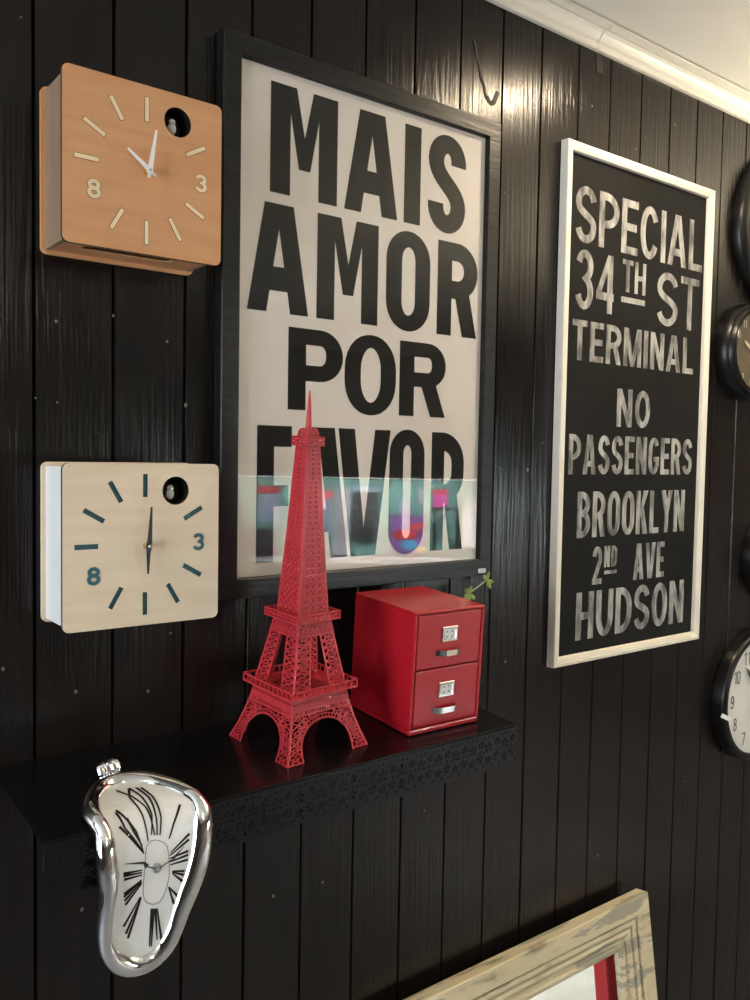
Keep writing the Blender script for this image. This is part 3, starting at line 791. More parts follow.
for k in range(4):
    for sgn in (-1, 1):
        li = legs[k if sgn < 0 else (k + 1) % 4]
        O_ = lambda h: sgn * (half(h, LEG) - 0.0008)
        I_ = lambda h: sgn * min(half(h, LEG) - 0.018 + 0.0 * h, max(arch_s(h), 0.0)) if h < 0.05 else sgn * (half(h, LEG) - 0.0185)
        hs = [0, 0.010, 0.020, 0.030, 0.040, 0.050, 0.060, 0.0695]
        for a, b in zip(hs, hs[1:]):
            fbar(li, k, (O_(a), a), (O_(b), b), LEG, 0.0030)
            fbar(li, k, (I_(a), a), (I_(b), b), LEG, 0.0022)
            fbar(li, k, (O_(a), a), (I_(b), b), LEG, 0.0014); fbar(li, k, (I_(a), a), (O_(b), b), LEG, 0.0014)
            m_ = (a + b) / 2; c_ = (O_(m_) + I_(m_)) / 2; rr_ = abs(O_(m_) - I_(m_)) * 0.24
            prev = None
            for q in range(9):
                aa = 2 * pi * q / 8; pt = (c_ + rr_ * cos(aa), m_ + 0.0042 * sin(aa))
                if prev: fbar(li, k, prev, pt, LEG, 0.0012)
                prev = pt
        fbar(li, k, (O_(0), 0.0012), (I_(0), 0.0012), LEG, 0.0026)
    # arch: two concentric bands with ties between
    n = 26; prev = None
    for i in range(n + 1):
        a = pi * i / n
        p1 = (AR * cos(a), AZ + AH * sin(a)); p2 = ((AR + 0.0055) * cos(a), AZ + (AH + 0.0055) * sin(a))
        lim = half(p2[1], LEG)
        if abs(p2[0]) > lim: p2 = (math.copysign(lim, p2[0]), p2[1])
        if prev:
            fbar(arches, k, prev[0], p1, LEG, 0.0022); fbar(arches, k, prev[1], p2, LEG, 0.0014)
        fbar(arches, k, p1, p2, LEG, 0.0012); prev = (p1, p2)
    # spandrel lacework
    for sgn in (-1, 1):
        for (s, h, r) in ((0.0350, 0.0455, 0.0036), (0.0275, 0.0500, 0.0028), (0.0390, 0.0385, 0.0024), (0.0205, 0.0528, 0.0016)):
            prev = None
            for q in range(9):
                aa = 2 * pi * q / 8; pt = (sgn * (s + r * cos(aa)), h + r * sin(aa))
                if prev: fbar(arches, k, prev, pt, LEG, 0.0016)
                prev = pt
    # horizontal pierced bands above the arch
    for h in (0.0565, 0.0630, 0.0690, 0.0745, 0.0805):
        hf = half(h, LEG); fbar(arches, k, (-hf, h), (hf, h), LEG, 0.0024)
    fbar(arches, k, (-0.0475, 0.0660), (0.0475, 0.0660), LEG, 0.0040)
    nb = 24
    for i in range(nb + 1):
        for a, b in ((0.0565, 0.0630), (0.0690, 0.0745), (0.0745, 0.0805)):
            s = -1 + 2 * i / nb
            fbar(arches, k, (s * half(a, LEG), a), (s * half(b, LEG), b), LEG, 0.0017)
for b_ in legs: obj('leg', b_, M['tower'], tw)
obj('arch_panels', arches, M['tower'], tw)
def gallery(name, h0, h1, hf, n, rows, floor_in):
    bm = bmesh.new(); tab = [(0, hf), (1, hf)]
    w = 0.0022 if hf > 0.02 else 0.0018
    for k in range(4):
        for h in [h0 + w / 2 + (h1 - h0 - w) * i / rows for i in range(rows + 1)]: fbar(bm, k, (-hf, h), (hf, h), tab, w if h in (h0, h1) else w * (1 if rows == 1 else 0.8))
        for i in range(n + 1):
            s = -hf + 2 * hf * i / n
            fbar(bm, k, (s, h0), (s, h1), tab, 0.0024 if i in (0, n) else 0.0017)
    # the deck: a ring plate
    for k in range(4):
        a = face_pt(k, -hf, h0 + 0.001, hf); b = face_pt(k, hf, h0 + 0.001, hf); c = face_pt(k, floor_in, h0 + 0.001, floor_in); d = face_pt(k, -floor_in, h0 + 0.001, floor_in)
        up = Vector((0, 0, 0.001))
        vs = [bm.verts.new(v) for v in (a, b, c, d)]; vt = [bm.verts.new(v - up) for v in (a, b, c, d)]
        bm.faces.new(vs); bm.faces.new(vt[::-1])
        for q in range(4): bm.faces.new((vs[q], vs[(q + 1) % 4], vt[(q + 1) % 4], vt[q]))
    bmesh.ops.recalc_face_normals(bm, faces=bm.faces[:])
    return obj(name, bm, M['tower'], tw)
gallery('lower_gallery', 0.0805, 0.0925, 0.0550, 11, 1, 0.030)
gallery('middle_gallery', 0.1745, 0.1862, 0.0360, 10, 2, 0.012)
tg = gallery('top_gallery', 0.4065, 0.4190, 0.0148, 2, 1, 0.004)
bm = bmesh.new(); bm.from_mesh(tg.data); tab_ = [(0, 0.0148), (1, 0.0148)]
for k in range(4):
    for j in (-1, 0):
        a_, b_ = 0.0148 * j, 0.0148 * (j + 1)
        fbar(bm, k, (a_, 0.4085), (b_, 0.4170), tab_, 0.0022); fbar(bm, k, (b_, 0.4085), (a_, 0.4170), tab_, 0.0022)
    for h in (0.4080, 0.4176): fbar(bm, k, (-0.0148, h), (0.0148, h), tab_, 0.0030)
bm.to_mesh(tg.data); bm.free()
# middle legs and the band under the middle gallery
mid = [bmesh.new() for _ in range(4)]; band = bmesh.new()
for k in range(4):
    for sgn in (-1, 1):
        li = mid[k if sgn < 0 else (k + 1) % 4]
        O_ = lambda h: sgn * (half(h, MID) - 0.0008)
        I_ = lambda h: sgn * (half(h, MID) - 0.0008 - (0.0250 - 0.060 * (h - 0.092)))
        hs = [0.0815 + 0.0 + (0.155 - 0.0815) * i / 8 for i in range(9)]
        for a, b in zip(hs, hs[1:]):
            fbar(li, k, (O_(a), a), (O_(b), b), MID, 0.0028); fbar(li, k, (I_(a), a), (I_(b), b), MID, 0.0022)
            fbar(li, k, (O_(a), a), (I_(b), b), MID, 0.0014); fbar(li, k, (I_(a), a), (O_(b), b), MID, 0.0014)
            fbar(li, k, (O_(b), b), (I_(b), b), MID, 0.0013)
    hf = lambda h: half(h, MID)
    for h in (0.1550, 0.1630, 0.1745): fbar(band, k, (-hf(h), h), (hf(h), h), MID, 0.0022)
    for s in (-1, 1): fbar(band, k, (s * hf(0.155), 0.155), (s * hf(0.1745), 0.1745), MID, 0.0028)
    lattice(band, k, lambda h: -hf(h), hf, None, None, 0.1630, 0.1745, 1, MID, 0.0013, 7)
    lattice(band, k, lambda h: -hf(h), hf, None, None, 0.1550, 0.1630, 1, MID, 0.0011, 9)
for b_ in mid: obj('middle_leg', b_, M['tower'], tw)
obj('middle_band', band, M['tower'], tw)
shaft = bmesh.new()
for k in range(4):
    hf = lambda h: half(h, SHF) - 0.0006
    for s in (-1, 1):
        for a, b in ((0.175, 0.30), (0.30, 0.4075)):
            fbar(shaft, k, (s * hf(a), a), (s * hf(b), b), SHF, 0.0030)
    hh = 0.1755; step = 0.0105; tot = 0
    while hh < 0.404:
        nx = 4 if hh < 0.30 else (3 if hh < 0.36 else 2)
        h2 = min(hh + step, 0.4075)
        lattice(shaft, k, lambda h: -hf(h), hf, None, None, hh, h2, 1, SHF, 0.0012, nx)
        # small rosettes in the braces
        for j in range(nx):
            c = -hf(hh) + 2 * hf(hh) * (j + 0.5) / nx; r = hf(hh) / nx * 0.5
            pp = [(c, hh + step / 2 - r), (c + r, hh + step / 2), (c, hh + step / 2 + r), (c - r, hh + step / 2)]
            for q in range(4): fbar(shaft, k, pp[q], pp[(q + 1) % 4], SHF, 0.0012)
        hh = h2; step = max(0.0062, step * 0.975)
obj('shaft', shaft, M['tower'], tw)
bm = bmesh.new()     # top dome: crossing pierced arches
for k in range(4):
    tab = [(0, 0.0098), (1, 0.0098)]; prev = None; prev2 = None
    for i in range(15):
        a = pi * i / 14; p = (0.0098 * cos(a), 0.4185 + 0.0105 * sin(a)); p2 = (0.006 * cos(a), 0.4185 + 0.0062 * sin(a))
        if prev: fbar(bm, k, prev, p, tab, 0.0020); fbar(bm, k, prev2, p2, tab, 0.0014)
        if i % 3 == 0: fbar(bm, k, p, p2, tab, 0.0014)
        prev, prev2 = p, p2
lathe(bm, [(0.0090, 0.4185), (0.0082, 0.4225), (0.0060, 0.4258), (0.003, 0.4275)], 16, 'z')
obj('dome', bm, M['tower'], tw)
bm = bmesh.new(); lathe(bm, [(0.0048, 0.424), (0.0042, 0.430), (0.0032, 0.448), (0.0021, 0.466), (0.0008, 0.4790), (0.0001, 0.4800)], 10, 'z')
obj('spire', bm, M['tower'], tw, smooth=True)

# ================================================================== RED FILING CABINET
cb = thing('filing_cabinet', 'small glossy red two-drawer filing cabinet box on the shelf', 'cabinet', on_shelf(0.838, 0.036), (TH, 0, radians(-1.2)))
W2, DP, HT = 0.0665, 0.148, 0.1805
bm = bmesh.new()
for a in ((-W2, W2, 0, DP, HT - 0.0045, HT), (-W2, W2, 0, DP, 0.0015, 0.0095), (-W2, -W2 + 0.0055, 0, DP, 0.0095, HT - 0.0045), (W2 - 0.0055, W2, 0, DP, 0.0095, HT - 0.0045),
          (-W2 + 0.0055, W2 - 0.0055, DP - 0.004, DP, 0.0095, HT - 0.0045)):
    box(bm, *a)
obj('body', bm, M['cab'], cb, bevel=0.0026, segs=3)
for sx in (-1, 1):
    for y in (0.008, DP - 0.008):
        bm = bmesh.new(); lathe(bm, [(0.003, 0.0), (0.003, 0.002)], 10, 'z', 0, (sx * (W2 - 0.008), y, 0)); obj('foot', bm, M['black_cavity'], cb)
def drawer(z0, z1, zp, zh):
    d = obj('drawer', BOX(-W2 + 0.0065, W2 - 0.0065, 0.0005, DP - 0.012, z0, z1), M['cab'], cb, bevel=0.0018, segs=3)
    x = -0.0020
    bm = bmesh.new()
    rail_frame(bm, x - 0.0148, x + 0.0148, zp - 0.0112, zp + 0.0112, [(0, 0.0006), (0, -0.0016), (0.0010, -0.0026), (0.0034, -0.0026), (0.0040, -0.0014), (0.0040, 0.0006)])
    lh = obj('label_holder', bm, M['chrome'], d, label='chrome label holder')
    obj('label_card', BOX(x - 0.0125, x + 0.0125, -0.0008, 0.0004, zp - 0.009, zp + 0.009), M['white_plastic'], lh)
    bm = bmesh.new()
    for qx, qz in ((-0.0045, 0.0035), (0.0045, 0.0035), (-0.0045, -0.004), (0.0050, -0.004)):
        box(bm, x + qx - 0.0012, x + qx + 0.0012, -0.0011, -0.0008, zp + qz - 0.0013, zp + qz + 0.0013)
    obj('card_print', bm, M['tag_ink'], lh)
    bm = bmesh.new(); n = 14; hw = 0.0230
    sec = []
    for i in range(n + 1):
        t = -1 + 2 * i / n
        y = -0.0085 * (1 - abs(t) ** 4) - 0.0004
        sec.append((x + hw * t, y))
    for (xa, ya), (xb, yb) in zip(sec, sec[1:]):
        vs = [bm.verts.new(v) for v in ((xa, ya, zh - 0.0042), (xb, yb, zh - 0.0042), (xb, yb, zh + 0.0042), (xa, ya, zh + 0.0042))]
        vi = [bm.verts.new(v) for v in ((xa, ya + 0.0016, zh - 0.0034), (xb, yb + 0.0016, zh - 0.0034), (xb, yb + 0.0016, zh + 0.0034), (xa, ya + 0.0016, zh + 0.0034))]
        bm.faces.new(vs); bm.faces.new(vi[::-1])
        bm.faces.new((vs[3], vs[2], vi[2], vi[3])); bm.faces.new((vs[0], vi[0], vi[1], vs[1]))
    bmesh.ops.remove_doubles(bm, verts=bm.verts[:], dist=1e-6)
    bmesh.ops.recalc_face_normals(bm, faces=bm.faces[:])
    obj('handle', bm, M['chrome'], d, label='chrome bow handle')
drawer(0.0958, 0.1745, 0.1440, 0.1180)
drawer(0.0110, 0.0938, 0.0622, 0.0335)

# ================================================================== SOFT DRAPED CLOCK
CTL = [(-.120, 1.222), (-.165, 1.2195), (-.200, 1.2165), (-.224, 1.209), (-.238, 1.190), (-.243, 1.160), (-.243, 1.120), (-.240, 1.080), (-.236, 1.030), (-.233, 1.0)]
PR = []
for i in range(len(CTL) - 1):
    p0, p1, p2, p3 = (Vector(CTL[j]) for j in (max(i - 1, 0), i, i + 1, min(i + 2, len(CTL) - 1)))
    for q in range(40):
        t = q / 40
        PR.append(0.5 * ((2 * p1) + (-p0 + p2) * t + (2 * p0 - 5 * p1 + 4 * p2 - p3) * t * t + (-p0 + 3 * p1 - 3 * p2 + p3) * t ** 3))
CL = [0.0]
for a, b in zip(PR, PR[1:]): CL.append(CL[-1] + (b - a).length)
CX, CY, CZ = 0.366, -0.216, 1.2
def drape(x, v, h=0.0):
    v = max(-0.03, v)
    if v <= 0:
        t = (PR[3] - PR[0]).normalized(); p = PR[0] + t * v
    else:
        i = 0
        lo, hi = 0, len(CL) - 1
        while hi - lo > 1:
            m_ = (lo + hi) // 2
            if CL[m_] <= v: lo = m_
            else: hi = m_
        i = lo; f = (v - CL[i]) / max(1e-9, CL[i + 1] - CL[i]); p = PR[i] + (PR[i + 1] - PR[i]) * f
        j0, j1 = max(0, i - 6), min(len(PR) - 1, i + 7); t = (PR[j1] - PR[j0]).normalized()
    nrm = Vector((t.y, -t.x))   # (y,z) normal
    if nrm.x > 0.0 and nrm.y < 0: nrm = -nrm
    if nrm.y < 0 and abs(nrm.y) > abs(nrm.x): nrm = -nrm
    if abs(nrm.x) >= abs(nrm.y) and nrm.x > 0: nrm = -nrm
    return Vector((x - CX, p.x + nrm.x * h - CY, p.y + nrm.y * h - CZ))
OUT = [(0.3402, 0.021), (0.3669, 0.0136), (0.3884, 0.0184), (0.4072, 0.0373), (0.4195, 0.0635), (0.4284, 0.0896), (0.4353, 0.108), (0.4385, 0.1215), (0.4363, 0.142), (0.433, 0.1652), (0.4273, 0.1883),
       (0.4191, 0.2082), (0.4085, 0.2304), (0.4008, 0.2506), (0.3902, 0.2696), (0.3739, 0.2806), (0.3549, 0.2847), (0.3388, 0.2827), (0.3255, 0.2749), (0.3148, 0.2627), (0.3066, 0.2449), (0.3034, 0.2224),
       (0.3041, 0.1963), (0.3052, 0.1711), (0.3034, 0.1435), (0.3037, 0.1269), (0.3051, 0.1125), (0.3001, 0.0953), (0.3032, 0.0689), (0.3142, 0.0453), (0.3279, 0.0286)]
INN = [(0.3483, 0.037), (0.3667, 0.0366), (0.3877, 0.0488), (0.4014, 0.0711), (0.4112, 0.095), (0.4157, 0.1091), (0.4135, 0.1288), (0.4084, 0.1587), (0.4012, 0.1835), (0.3931, 0.203), (0.3856, 0.2257),
       (0.3794, 0.2432), (0.3675, 0.2587), (0.3514, 0.2612), (0.3352, 0.2525), (0.3243, 0.2378), (0.3205, 0.2175), (0.323, 0.1919), (0.3268, 0.1673), (0.3263, 0.1422), (0.3247, 0.1224), (0.3226, 0.1091), (0.3201, 0.0927), (0.3299, 0.0614)]
def by_angle(pts, n=96, c=(0.366, 0.16)):
    """closed Catmull-Rom through pts, resampled where rays from c meet it"""
    dense = []; m_ = len(pts)
    for i in range(m_):
        p0, p1, p2, p3 = (Vector(pts[(i + j) % m_]) for j in (-1, 0, 1, 2))
        for q in range(16):
            t = q / 16
            dense.append(0.5 * ((2 * p1) + (-p0 + p2) * t + (2 * p0 - 5 * p1 + 4 * p2 - p3) * t * t + (-p0 + 3 * p1 - 3 * p2 + p3) * t ** 3))
    out = []
    for k in range(n):
        a = 2 * pi * k / n; ux, uy = cos(a), sin(a); best = None
        for p, q in zip(dense, dense[1:] + dense[:1]):
            ax, ay = p.x - c[0], p.y - c[1]; bx, by = q.x - c[0], q.y - c[1]
            ca, cb_ = ax * uy - ay * ux, bx * uy - by * ux
            if ca * cb_ <= 0 and ca != cb_:
                f = ca / (ca - cb_); x, y = ax + (bx - ax) * f, ay + (by - ay) * f; d = x * ux + y * uy
                if d > 0 and (best is None or d > best): best = d
        out.append((c[0] + ux * best, c[1] + uy * best))
    return out
NO = 96
outr, innr = by_angle(OUT), by_angle(INN)
mc = thing('draped_clock', 'silver clock drooping over the edge of the black shelf', 'clock', (CX, CY, CZ))
bm = bmesh.new()
SEC = [(-0.04, -0.0015), (0.0, 0.0015), (0.12, 0.0044), (0.30, 0.0072), (0.50, 0.0082), (0.70, 0.0072), (0.86, 0.0045), (0.96, 0.0010), (1.0, -0.0030), (0.97, -0.0075), (0.86, -0.0105), (0.55, -0.0118)]
rings = []
for (ix, iv), (ox, ov) in zip(innr, outr):
    rings.append([bm.verts.new(drape(ix + (ox - ix) * f, iv + (ov - iv) * f, h)) for f, h in SEC])
for i in range(NO):
    A, B = rings[i], rings[(i + 1) % NO]
    for k in range(len(SEC) - 1): bm.faces.new((A[k], A[k + 1], B[k + 1], B[k]))
bm.faces.new([r[-1] for r in rings])
bmesh.ops.recalc_face_normals(bm, faces=bm.faces[:])
rim = obj('chrome_case', bm, M['chrome'], mc, smooth=True, label='polished silver rim and case')
# dial: rings shrinking to the middle, with a slight rise
bm = bmesh.new(); CC = (0.366, 0.16); prev = None
for q in range(14):
    f = 1.01 - q / 14
    ring = [bm.verts.new(drape(CC[0] + (x - CC[0]) * f, CC[1] + (v - CC[1]) * f, 0.0)) for x, v in innr]
    if prev:
        for i in range(NO): bm.faces.new((prev[i], prev[(i + 1) % NO], ring[(i + 1) % NO], ring[i]))
    prev = ring
cv = bm.verts.new(drape(CC[0], CC[1], 0.0))
for i in range(NO): bm.faces.new((prev[i], prev[(i + 1) % NO], cv))
bmesh.ops.recalc_face_normals(bm, faces=bm.faces[:])
obj('dial', bm, M['dial'], mc, smooth=True)
def ribbon(bm, pts, w0, w1, h):
    """a printed stroke on the draped dial, subdivided so that it follows the bend"""
    dense = []
    for a, b in zip(pts, pts[1:]):
        for q in range(6): dense.append((a[0] + (b[0] - a[0]) * q / 6, a[1] + (b[1] - a[1]) * q / 6))
    dense.append(pts[-1]); n = len(dense); L = []; R2 = []
    for i, p in enumerate(dense):
        a = dense[max(0, i - 1)]; b = dense[min(n - 1, i + 1)]
        tx, ty = b[0] - a[0], b[1] - a[1]; l = sqrt(tx * tx + ty * ty) or 1
        w = (w0 + (w1 - w0) * i / (n - 1)) / 2
        L.append(bm.verts.new(drape(p[0] - ty / l * w, p[1] + tx / l * w, h))); R2.append(bm.verts.new(drape(p[0] + ty / l * w, p[1] - tx / l * w, h)))
    for i in range(n - 1): bm.faces.new((L[i], L[i + 1], R2[i + 1], R2[i]))
STROKES = {
    'XII': [[(0.3501, 0.0523), (0.3600, 0.075), (0.3660, 0.1000), (0.3674, 0.1316)], [(0.3644, 0.0535), (0.3690, 0.080), (0.3688, 0.1101), (0.3640, 0.1306)], [(0.3717, 0.0564), (0.3755, 0.0844), (0.3725, 0.1161), (0.3701, 0.1323)],
            [(0.3763, 0.059), (0.3799, 0.0839), (0.378, 0.1149), (0.3733, 0.1331)], [(0.3632, 0.0565), (0.3565, 0.0766), (0.3588, 0.1074), (0.3596, 0.1359)]],
    'I': [[(0.403, 0.1066), (0.3899, 0.1258), (0.3831, 0.1392)]], 'II': [[(0.407, 0.1395), (0.384, 0.1543)], [(0.4061, 0.1455), (0.3831, 0.1572)]],
    'III': [[(0.4047, 0.1577), (0.3827, 0.1602)], [(0.4046, 0.1619), (0.3827, 0.1639)], [(0.404, 0.167), (0.3832, 0.1672)]],
    'IIII': [[(0.4, 0.1788), (0.3857, 0.1748)], [(0.3995, 0.183), (0.3857, 0.1758)], [(0.3985, 0.1904), (0.3857, 0.1769)]],
    'V': [[(0.3926, 0.205), (0.3817, 0.1913)], [(0.3884, 0.2126), (0.3817, 0.1913)]],
    'VI': [[(0.3629, 0.2099), (0.3619, 0.2533)], [(0.3651, 0.2106), (0.3641, 0.2541)], [(0.3671, 0.2113), (0.3704, 0.2485)], [(0.3761, 0.2533), (0.369, 0.2119)]],
    'VII': [[(0.332, 0.2201), (0.3499, 0.1924)], [(0.3349, 0.2293), (0.3505, 0.1931)], [(0.3372, 0.2355), (0.3508, 0.1937)]],
    'VIII': [[(0.3317, 0.1842), (0.3511, 0.1743)], [(0.3317, 0.1873), (0.3511, 0.1756)], [(0.3323, 0.1917), (0.3511, 0.1769)], [(0.3334, 0.1965), (0.3511, 0.1785)]],
    'IX': [[(0.3313, 0.1622), (0.3517, 0.1641)], [(0.3317, 0.1687), (0.3516, 0.1693)], [(0.3312, 0.1647), (0.3517, 0.1667)]],
    'X': [[(0.3345, 0.0928), (0.3411, 0.1084), (0.3481, 0.1232), (0.3536, 0.1456)], [(0.3316, 0.1141), (0.3418, 0.1291), (0.3543, 0.1475)], [(0.3331, 0.0965), (0.3370, 0.1172), (0.3536, 0.1456)], [(0.3415, 0.107), (0.3455, 0.1226), (0.3527, 0.1391)]],
}
for nm, ss in STROKES.items():
    bm = bmesh.new()
    for i, s in enumerate(ss): ribbon(bm, s, 0.0030, 0.0014, 0.0005 + 0.00002 * i)
    obj('roman_numeral', bm, M['ink'], mc, label='roman numeral %s' % nm)
bm = bmesh.new()
RING = [(0.369, 0.137), (0.3595, 0.1379), (0.3562, 0.1475), (0.3544, 0.1649), (0.353, 0.1801), (0.3531, 0.1907), (0.3559, 0.1996), (0.3642, 0.2054), (0.3723, 0.2047), (0.3784, 0.1944), (0.3821, 0.178), (0.3817, 0.1568), (0.3794, 0.1447), (0.369, 0.137)]
SM = []
for i in range(len(RING) - 1):
    p0, p1, p2, p3 = (Vector(RING[j % (len(RING) - 1)]) for j in (i - 1, i, i + 1, i + 2))
    SM += [tuple(0.5 * ((2 * p1) + (-p0 + p2) * t + (2 * p0 - 5 * p1 + 4 * p2 - p3) * t * t + (-p0 + 3 * p1 - 3 * p2 + p3) * t ** 3)) for t in (0, 0.25, 0.5, 0.75)]
SM.append(RING[0])
ribbon(bm, SM, 0.0006, 0.0006, 0.0005)
obj('dial_ring', bm, M['ink'], mc)
bm = bmesh.new()
ribbon(bm, [(0.3678, 0.166), (0.3571, 0.161), (0.3520, 0.1570)], 0.0012, 0.0016, 0.0042); ribbon(bm, [(0.3560, 0.1605), (0.3525, 0.1555), (0.3310, 0.1510)], 0.0052, 0.0006, 0.0042)
obj('hour_hand', bm, M['black_metal'], mc)
bm = bmesh.new()
ribbon(bm, [(0.3650, 0.1685), (0.3705, 0.1645), (0.3844, 0.1598)], 0.0014, 0.0012, 0.0050); ribbon(bm, [(0.3844, 0.1598), (0.3880, 0.1570), (0.3980, 0.1500)], 0.0042, 0.0004, 0.0050)
obj('minute_hand', bm, M['black_metal'], mc)
bm = bmesh.new(); hc = drape(0.3678, 0.166, 0.0)
lathe(bm, [(0.0050, 0.0), (0.0050, -0.0030), (0.0044, -0.0036), (0.0022, -0.0038), (0.0018, -0.0062)], 20, 'y', 0, (hc.x, hc.y, hc.z))
obj('hub', bm, M['grey_metal'], mc)
bm = bmesh.new(); prev = None
for q in range(15):
    f = 1.0 - q / 15
    ring = [bm.verts.new(drape(CC[0] + (x - CC[0]) * f, CC[1] + (v - CC[1]) * f, 0.0020 + 0.0060 * (1 - f ** 2.4))) for x, v in innr]
    if prev:
        for i in range(NO): bm.faces.new((prev[i], prev[(i + 1) % NO], ring[(i + 1) % NO], ring[i]))
    prev = ring
bm.faces.new(prev)
bmesh.ops.recalc_face_normals(bm, faces=bm.faces[:])
obj('crystal', bm, M['watch_glass'], mc, smooth=True)
# ribbed winding crown at the back
bm = bmesh.new(); n = 40
cpos = drape(0.3590, 0.006, 0.006); axis = Vector((-0.15, 0.42, 0.85)).normalized()
s1 = axis.orthogonal().normalized(); s2 = axis.cross(s1)
rows = []
for l, r in ((-0.016, 0.006), (-0.009, 0.007), (-0.006, 0.0105), (-0.002, 0.0122), (0.004, 0.0122), (0.0075, 0.0110), (0.0100, 0.0080), (0.0112, 0.003)):
    rows.append([bm.verts.new(cpos + axis * l + (s1 * cos(2 * pi * i / n) + s2 * sin(2 * pi * i / n)) * (r * (1 + (0.07 if i % 2 else -0.07) * (0.0078 < r)))) for i in range(n)])
for a, b in zip(rows, rows[1:]):
    for i in range(n): bm.faces.new((a[i], a[(i + 1) % n], b[(i + 1) % n], b[i]))
bm.faces.new(rows[0]); bm.faces.new(rows[-1]); bmesh.ops.recalc_face_normals(bm, faces=bm.faces[:])
obj('winding_crown', bm, M['chrome'], mc, label='ribbed silver winding crown')

# ================================================================== ROUND WALL CLOCKS
def wall_clock(x, z, R, rd, prof, dial_mat, num_mat, label, nums, num_h, hands=(300, 60), rnum=0.82, slim=False):
    root = thing('wall_clock', label, 'clock', (x, 0, z))
    bm = bmesh.new(); lathe(bm, prof, 72, 'y', cap=False); o = obj('rim', bm, M['black_gloss'], root, smooth=True)
    md = o.modifiers.new('edge', 'EDGE_SPLIT'); md.split_angle = radians(50)
    yd = -0.026
    bm = bmesh.new(); lathe(bm, [(rd + 0.004, -0.002), (rd + 0.004, yd)], 64, 'y'); obj('dial', bm, dial_mat, root)
    for s in nums:
        bm = bmesh.new()
        a = radians(90 - 30 * int(s)); cx, cz = rd * rnum * cos(a), rd * rnum * sin(a); w = num_h * 0.55; xx = cx - w * len(s) / 2
        for c in s:
            put(bm, c, xx + (w * 0.3 if c == '1' else 0), xx + w * 0.86, cz - num_h / 2, cz + num_h / 2, num_h * (0.12 if slim else 0.17), num_h * (0.10 if slim else 0.15), yd - 0.0006); xx += w
        obj('numeral', bm, num_mat, root)
    for nm, ang, l, w in (('hour_hand', hands[0], rd * 0.5, rd * 0.045), ('minute_hand', hands[1], rd * 0.74, rd * 0.03)):
        a = radians(90 - ang); ux, uz = cos(a), sin(a)
        h = plate([[(ux * t - uz * q, uz * t + ux * q) for t, q in ((-l * 0.15, w), (l * 0.8, w), (l, 0), (l * 0.8, -w), (-l * 0.15, -w))]], yd - (0.0035 if nm[0] == 'h' else 0.0055), yd - (0.0028 if nm[0] == 'h' else 0.0048))
        obj(nm, h, num_mat, root)
    bm = bmesh.new(); lathe(bm, [(rd * 0.05, yd), (rd * 0.05, yd - 0.0065)], 20, 'y'); obj('hub', bm, num_mat, root)
    bm = bmesh.new(); lathe(bm, [(rd + 0.003, yd - 0.010), (rd + 0.003, yd - 0.012)], 64, 'y'); obj('glass_cover', bm, M['pane'], root)
    return root
ALL = [str(i) for i in range(1, 13)]
def bowl_rim(R, rd):
    w = R - rd
    return [(R, -0.001), (R, -0.014), (R - w * 0.10, -0.024), (R - w * 0.26, -0.030), (R - w * 0.36, -0.029), (R - w * 0.42, -0.034), (R - w * 0.58, -0.040), (R - w * 0.72, -0.040), (R - w * 0.78, -0.036), (R - w * 0.90, -0.041), (rd + 0.001, -0.038), (rd, -0.026), (rd, -0.004)]
wall_clock(2.045, 2.150, 0.190, 0.125, bowl_rim(0.190, 0.125), M['dark_dial'], M['cream_num'], 'big black moulded wall clock, highest of the column beside the sign', ALL, 0.022, (290, 40))
wall_clock(1.915, 1.857, 0.113, 0.088, bowl_rim(0.113, 0.088), M['dark_dial'], M['cream_num'], 'small black wall clock with a brown dial and cream numerals', ALL, 0.017, (300, 120), rnum=0.8)
wall_clock(2.060, 1.372, 0.106, 0.082, bowl_rim(0.106, 0.082), M['dark_dial'], M['cream_num'], 'plain black wall clock just above the white-faced clock', ALL, 0.016, (200, 20))
wc = wall_clock(2.003, 1.035, 0.158, 0.140, [(0.158, -0.001), (0.158, -0.024), (0.155, -0.032), (0.149, -0.035), (0.143, -0.033), (0.140, -0.028), (0.140, -0.004)], M['dial'], M['black_metal'], 'white-faced round wall clock with a black rim and plain numerals', ALL, 0.031, (40, 320), rnum=0.80, slim=True)
bm = BOX(-0.0125, 0.0125, -0.0006, 0.0006, -0.005, 0.005)
pt = obj('price_sticker', bm, M['tag'], wc, label='small white price sticker on the black rim')
aa = radians(190)
pt.location = (0.1545 * cos(aa), -0.0345, 0.1545 * sin(aa)); pt.rotation_euler = (0, radians(25), radians(-32))

# ================================================================== LEANING MIRROR
LEAN = math.atan(0.15)
mr = thing('leaning_mirror', 'cream distressed-paint framed mirror leaning against the black wall', 'mirror', (1.0455, -0.1545, 0.0), (-LEAN, 0, 0))
MH = 0.699; MW = 0.5005
bm = bmesh.new()
F = [(0.0, 0.030), (0.0, 0.002), (0.002, 0.0), (0.035, 0.0), (0.037, 0.0015), (0.0376, 0.0095), (0.0410, 0.0105), (0.0425, 0.0060), (0.0455, 0.0042), (0.0500, 0.0042), (0.0535, 0.0062), (0.0545, 0.0125),
     (0.0572, 0.0128), (0.0585, 0.0085), (0.0640, 0.0070), (0.0690, 0.0090), (0.0735, 0.0135), (0.0770, 0.0155), (0.0800, 0.0150), (0.0810, 0.0105), (0.0850, 0.0090), (0.0905, 0.0100), (0.0945, 0.0140), (0.0960, 0.0195), (0.0960, 0.030)]
rail_frame(bm, -MW, MW, 0.0, MH, F)
obj('frame', bm, M['mirror_frame'], mr)
obj('mirror_glass', BOX(-MW + 0.088, MW - 0.088, 0.0205, 0.0240, 0.088, MH - 0.088), M['mirror'], mr)
obj('back_board', BOX(-MW + 0.06, MW - 0.06, 0.0242, 0.0290, 0.06, MH - 0.06), M['burnt'], mr)

